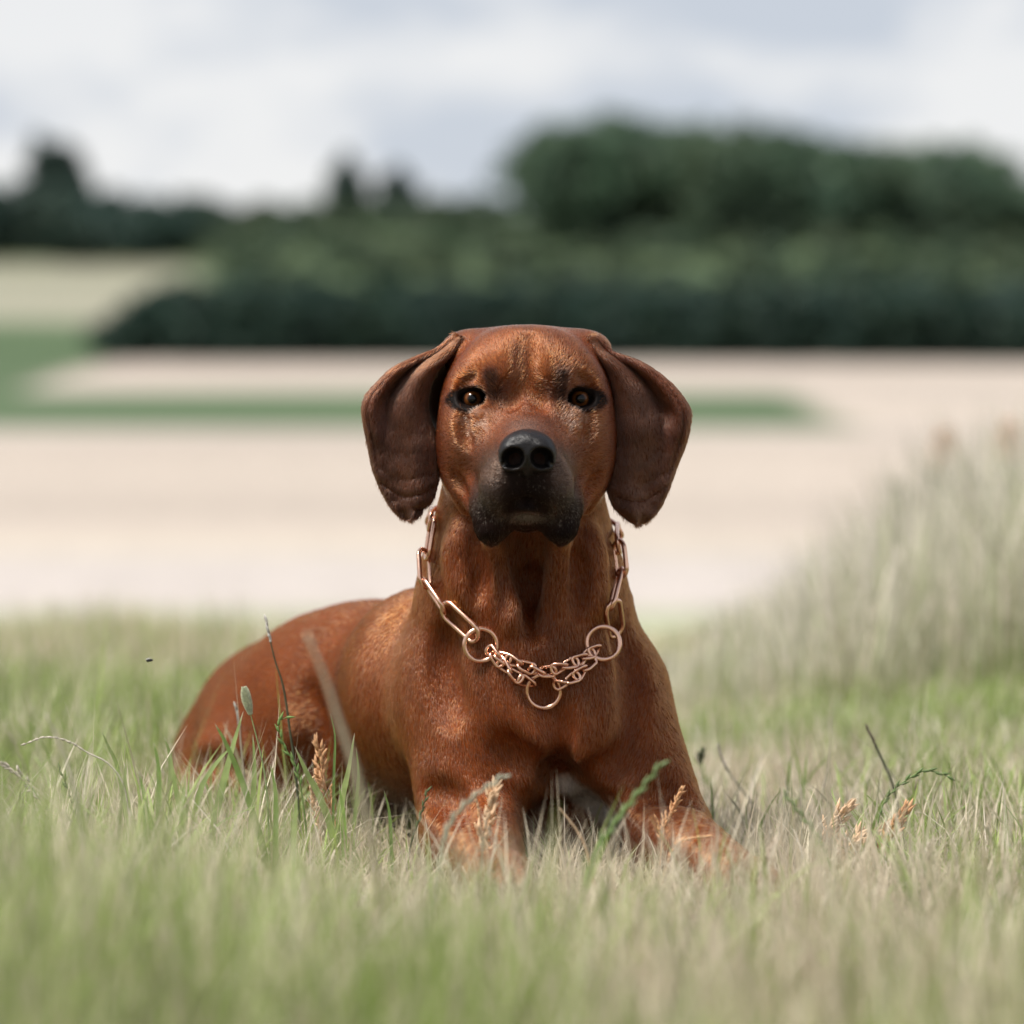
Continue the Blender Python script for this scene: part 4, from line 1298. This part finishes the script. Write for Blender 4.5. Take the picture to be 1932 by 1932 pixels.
S_("seeding_grass", "tan seed head lying sideways across the outstretched foreleg", [(1332, 1578), (1305, 1582), (1280, 1590), (1262, 1620)], -.17, 'tip', TANP, TANC * 1.2, head=.5)
S_("seeding_grass", "cream seed head leaning over the dog's outstretched paw", [(1457, 1600), (1442, 1625), (1425, 1660), (1412, 1700)], -.30, 'panicle', PALEC, np.array([.66, .56, .45]), head=.5, scale=.9)
# right of the dog
S_("seeding_grass", "tan feathery seed head on a slanting straw, nearest the outstretched paw", [(1592, 1535), (1575, 1552), (1556, 1580), (1520, 1640), (1482, 1710)], .0, 'panicle', TANC, TANP, head=.40, scale=1.6)
S_("seeding_grass", "largest tan feathery seed head on a long slanting straw", [(1702, 1541), (1684, 1570), (1655, 1614), (1622, 1660), (1590, 1707)], .01, 'panicle', TANC, TANC * 1.1, head=.55, scale=1.7)
S_("seeding_grass", "short tan feathery seed head low between two slanting straws", [(1612, 1590), (1598, 1612), (1581, 1640), (1550, 1707)], -.02, 'panicle', TANC, TANP, head=.5, scale=1.6)
S_("seeding_grass", "thin dry seed head beside the largest feathery one", [(1644, 1582), (1622, 1612), (1592, 1652), (1560, 1700)], .03, 'panicle', DKB * 1.6, TANP * .9, head=.45, scale=1.4)
S_("seeding_grass", "green rye spike arching over to a drooping tip", [(1789, 1465), (1762, 1456), (1736, 1457), (1690, 1487), (1662, 1527), (1654, 1583), (1649, 1660)], .0, 'spike', GRN * .9, np.array([.13, .20, .07]), head=.62)
S_("seeding_grass", "tall dark spent stalk standing behind the arching rye spike", [(1638, 1376), (1662, 1428), (1683, 1478), (1697, 1540), (1699, 1630)], .22, 'tip', DKG * 1.2, DKB, r=.0018, head=.2)
S_("seeding_grass", "shorter dark spent stalk leaning away from the tall one", [(1731, 1478), (1720, 1515), (1711, 1552), (1702, 1630)], .24, 'tip', DKB, DKB, r=.0015, head=.25)
S_("seeding_grass", "thin grey stalk with a pale tip beside the dog's shoulder", [(1356, 1412), (1373, 1453), (1414, 1509), (1457, 1577), (1470, 1640)], .34, 'tip', np.array([.26, .26, .20]), np.array([.42, .38, .33]), r=.0011, head=.22)
S_("seeding_grass", "blurred green spike leaning away from the feathery heads", [(1484, 1502), (1519, 1546), (1550, 1590), (1572, 1650)], -.26, 'spike', GRN * 1.1, np.array([.24, .30, .15]), r=.0011, head=.5)
S_("seeding_grass", "upright bleached green spike standing alone above the turf", [(1800, 1552), (1802, 1580), (1804, 1626), (1812, 1690)], .06, 'spike', GRNP, np.array([.50, .50, .36]), head=.5)
S_("seeding_grass", "fuzzy bleached stalk crowded with pale husks", [(1756, 1602), (1753, 1640), (1752, 1698)], -.16, 'panicle', PALEC, PALEC, head=.6)
S_("seeding_grass", "thin stem carrying a small grey knot of seeds behind the foreleg", [(1325, 1428), (1323, 1450), (1330, 1520), (1338, 1600)], .42, 'panicle', DKG * 1.4, DKG * 1.2, head=.12, scale=.9)
# left margin
S_("seeding_grass", "bleached dry stem bent over flat like a crane's neck", [(49, 1403), (84, 1391), (126, 1397), (165, 1420), (206, 1442), (236, 1490), (250, 1600)], -.08, 'tip', PALEC, PALEC, head=.3, scale=.8)
S_("seeding_grass", "pale drooping oat-like head on an arching green stem", [(-6, 1440), (20, 1452), (45, 1469), (75, 1508), (101, 1546), (120, 1620)], -.10, 'panicle', GRNP, PALEC, head=.4)
S_("seeding_grass", "short dark green spike in the straw left of the dog's rump", [(112, 1452), (121, 1470), (129, 1495), (137, 1525)], -.02, 'spike', DKG, GRN * .7, head=.5, scale=.9)
S_("seeding_grass", "blurred bleached stalk leaning inward before the meadow", [(85, 1345), (110, 1400), (135, 1470), (150, 1560)], -.42, 'plain', PALEC * .85, r=.0016)

def blade_mesh(pts, Y, wd, col):
    P = path_px(pts, Y, n=14)[::-1]            # ground to tip
    t_ = np.linspace(0, 1, len(P))
    prof = np.interp(t_, [0, .25, .6, .9, 1], [.55, .95, .85, .35, .02]) * wd * .5
    T = np.gradient(P, axis=0); T /= np.linalg.norm(T, axis=1, keepdims=True)
    sd = np.cross(T, [0, 1., 0]); sd /= np.linalg.norm(sd, axis=1, keepdims=True)
    sd = sd + np.array([0, .5, 0]) * np.sin(t_ * 2.2)[:, None]
    V = np.stack([P - sd * prof[:, None], P + np.array([0, .0009, 0]) * (prof / wd * 2)[:, None], P + sd * prof[:, None]], 1).reshape(-1, 3)
    F = []
    for i in range(len(P) - 1):
        for j in (0, 1): F.append((3 * i + j, 3 * i + j + 1, 3 * i + j + 4, 3 * i + j + 3))
    cc_ = np.repeat(col * (1 - t_)[:, None] * .9 + col * 1.1 * t_[:, None], 3, axis=0)
    cc_[-3:] = PALEC
    return V, [np.array(F)], cc_
def tuft(label, bl, group=None):
    b0 = path_px(bl[0][0], bl[0][1])[-1]
    t = tag(empty("grass_tuft", tuple(b0)), label, "grass tuft", group, "thing")
    for pts, Y, wd, col in bl:
        V, F, Cc = blade_mesh(pts, Y, wd, col)
        child(mesh_np("blade", V, F, M_GRASS, col=Cc), t)
    return t
LG = np.array([.29, .37, .14]); MG = np.array([.21, .31, .09])
tuft("fresh wide-bladed green tuft below the soft cylindrical seed head", [
    ([(459, 1342), (438, 1413), (418, 1490), (400, 1575)], -.05, .0075, LG), ([(437, 1408), (408, 1440), (378, 1490), (360, 1590)], -.06, .006, LG * .95),
    ([(405, 1365), (425, 1400), (455, 1470), (485, 1560), (500, 1620)], -.10, .007, MG), ([(477, 1386), (480, 1440), (478, 1500), (470, 1600)], .0, .006, LG * .9),
    ([(385, 1470), (396, 1500), (404, 1560), (410, 1620)], -.03, .005, LG), ([(350, 1470), (345, 1520), (350, 1600)], -.12, .006, MG),
    ([(320, 1420), (330, 1480), (345, 1560)], -.16, .006, LG)])
tuft("wide green blades fanning out before the dog's flank", [
    ([(669, 1383), (658, 1450), (645, 1510), (636, 1590)], -.03, .0065, LG * 1.1), ([(556, 1408), (580, 1460), (606, 1510), (632, 1590)], -.04, .0075, LG),
    ([(623, 1345), (632, 1390), (630, 1460), (628, 1580)], .02, .003, GRN), ([(672, 1410), (676, 1470), (668, 1560)], .02, .004, MG),
    ([(724, 1490), (734, 1530), (738, 1590)], -.04, .0035, GRN), ([(510, 1440), (520, 1500), (520, 1600)], -.12, .0055, MG),
    ([(560, 1500), (556, 1550), (552, 1620)], -.16, .006, LG), ([(640, 1480), (648, 1540), (650, 1620)], -.10, .006, MG * 1.1)])
tuft("green blades rising from the straw left of the dog's rump", [
    ([(192, 1380), (205, 1410), (222, 1450), (240, 1560)], .0, .0045, LG), ([(235, 1440), (238, 1500), (250, 1590)], -.08, .007, LG),
    ([(290, 1400), (300, 1460), (298, 1580)], -.10, .006, MG), ([(180, 1490), (165, 1540), (150, 1620)], -.06, .0035, GRN),
    ([(262, 1455), (275, 1520), (280, 1610)], -.14, .007, MG), ([(310, 1390), (322, 1440), (318, 1560)], .05, .006, LG * .9)])
# rust-coloured seed spires and dark leaves on the bank
def spire(label, px, py, dd, seed):
    Y = dd - D; rg = np.random.default_rng(seed)
    tip = A(px, py, Y); gz = float(ground_z(tip[0], Y)); h = tip[2] - gz
    t = tag(empty("dock_plant", (tip[0], Y, gz)), label, "plant", "dock plants on the bank")
    P = spline([np.array([tip[0] + .02, Y, gz - .01]), np.array([tip[0] - .01, Y, gz + h * .5]), tip], 14)
    V, F = tube(P, np.linspace(.005, .002, 14), 6)
    child(mesh_np("stem", V, F, M_STEM, col=np.tile([.20, .12, .07], (len(V), 1))), t)
    parts = []
    for i in range(260):
        u_ = rg.random(); p = P[-1] + (P[-2] - P[-1]) / np.linalg.norm(P[-2] - P[-1]) * u_ * .085
        o_ = rg.normal(size=3); o_ /= np.linalg.norm(o_)
        parts.append((*spikelet(p + o_ * .030 * rg.random() * (.5 + u_), o_, .010, .0045, rg), np.array([.66, .44, .29]) * (.75 + .6 * rg.random())))
    V, F, Cc = join(parts); child(mesh_np("seed_head", V, F, M_STEM, col=Cc), t)
    for q in range(7):
        an = rg.random() * 6.28; ln = (h - .06) / .75 * (.75 + .3 * rg.random()) * .85
        b0 = np.array([tip[0], Y, gz]); dr = np.array([math.cos(an), math.sin(an), 0])
        L_ = spline([b0, b0 + dr * ln * .3 + [0, 0, ln * .75], b0 + dr * ln * .55 + [0, 0, ln * .85]], 8)
        wv = np.cross(dr, [0, 0, 1.]); pr_ = np.array([.008, .012, .018, .022, .022, .018, .010, .002])[:, None]
        V = np.stack([L_ - wv * pr_, L_ - [0, 0, .006], L_ + wv * pr_], 1).reshape(-1, 3)
        F = np.array([(3 * i + j, 3 * i + j + 1, 3 * i + j + 4, 3 * i + j + 3) for i in range(7) for j in (0, 1)])
        child(mesh_np("leaf", V, F, M_GRASS, col=np.tile(np.array([.07, .075, .05]) * (.7 + .6 * rg.random()), (len(V), 1))), t)
spire("rust-topped dock plant on the bank, the one nearer the pale field", 1782, 815, 7.6, 5)
spire("rust-topped dock plant on the bank, beside the larger dark leaves", 1904, 800, 7.4, 6)

# a fly crossing the meadow
def fly(px, py, Y):
    c_ = A(px, py, Y)
    t = tag(empty("fly", tuple(c_)), "tiny dark fly hovering over the meadow left of the dog", "fly")
    m, nt, b = mat_new("fly_body"); b.inputs["Base Color"].default_value = (.015, .014, .014, 1); b.inputs["Roughness"].default_value = .35
    V, F = tube(c_ + np.outer(np.linspace(-.0032, .0032, 9), [1, .2, .12]), .0015 * np.array([.15, .7, .95, 1, .8, .95, .7, .8, .3]), 8)
    child(mesh_np("body", V, F, m), t)
    mw, ntw, bw_ = mat_new("fly_wing"); bw_.inputs["Base Color"].default_value = (.25, .24, .23, 1); bw_.inputs["Alpha"].default_value = .55; bw_.inputs["Roughness"].default_value = .2
    for s in (-1, 1):
        th = np.linspace(0, 2 * np.pi, 14, endpoint=False)
        ctr = c_ + [-.0015, s * .0028, .0018]
        V = np.concatenate([ctr[None] + np.stack([np.cos(th) * .0030, np.sin(th) * .0012 + s * .0006 * np.cos(th), np.sin(th) * .0004 + .0008 * np.cos(th)], -1), ctr[None]])
        child(mesh_np("wing", V, np.array([(14, i, (i + 1) % 14) for i in range(14)]), mw), t)
fly(282, 1246, .05)
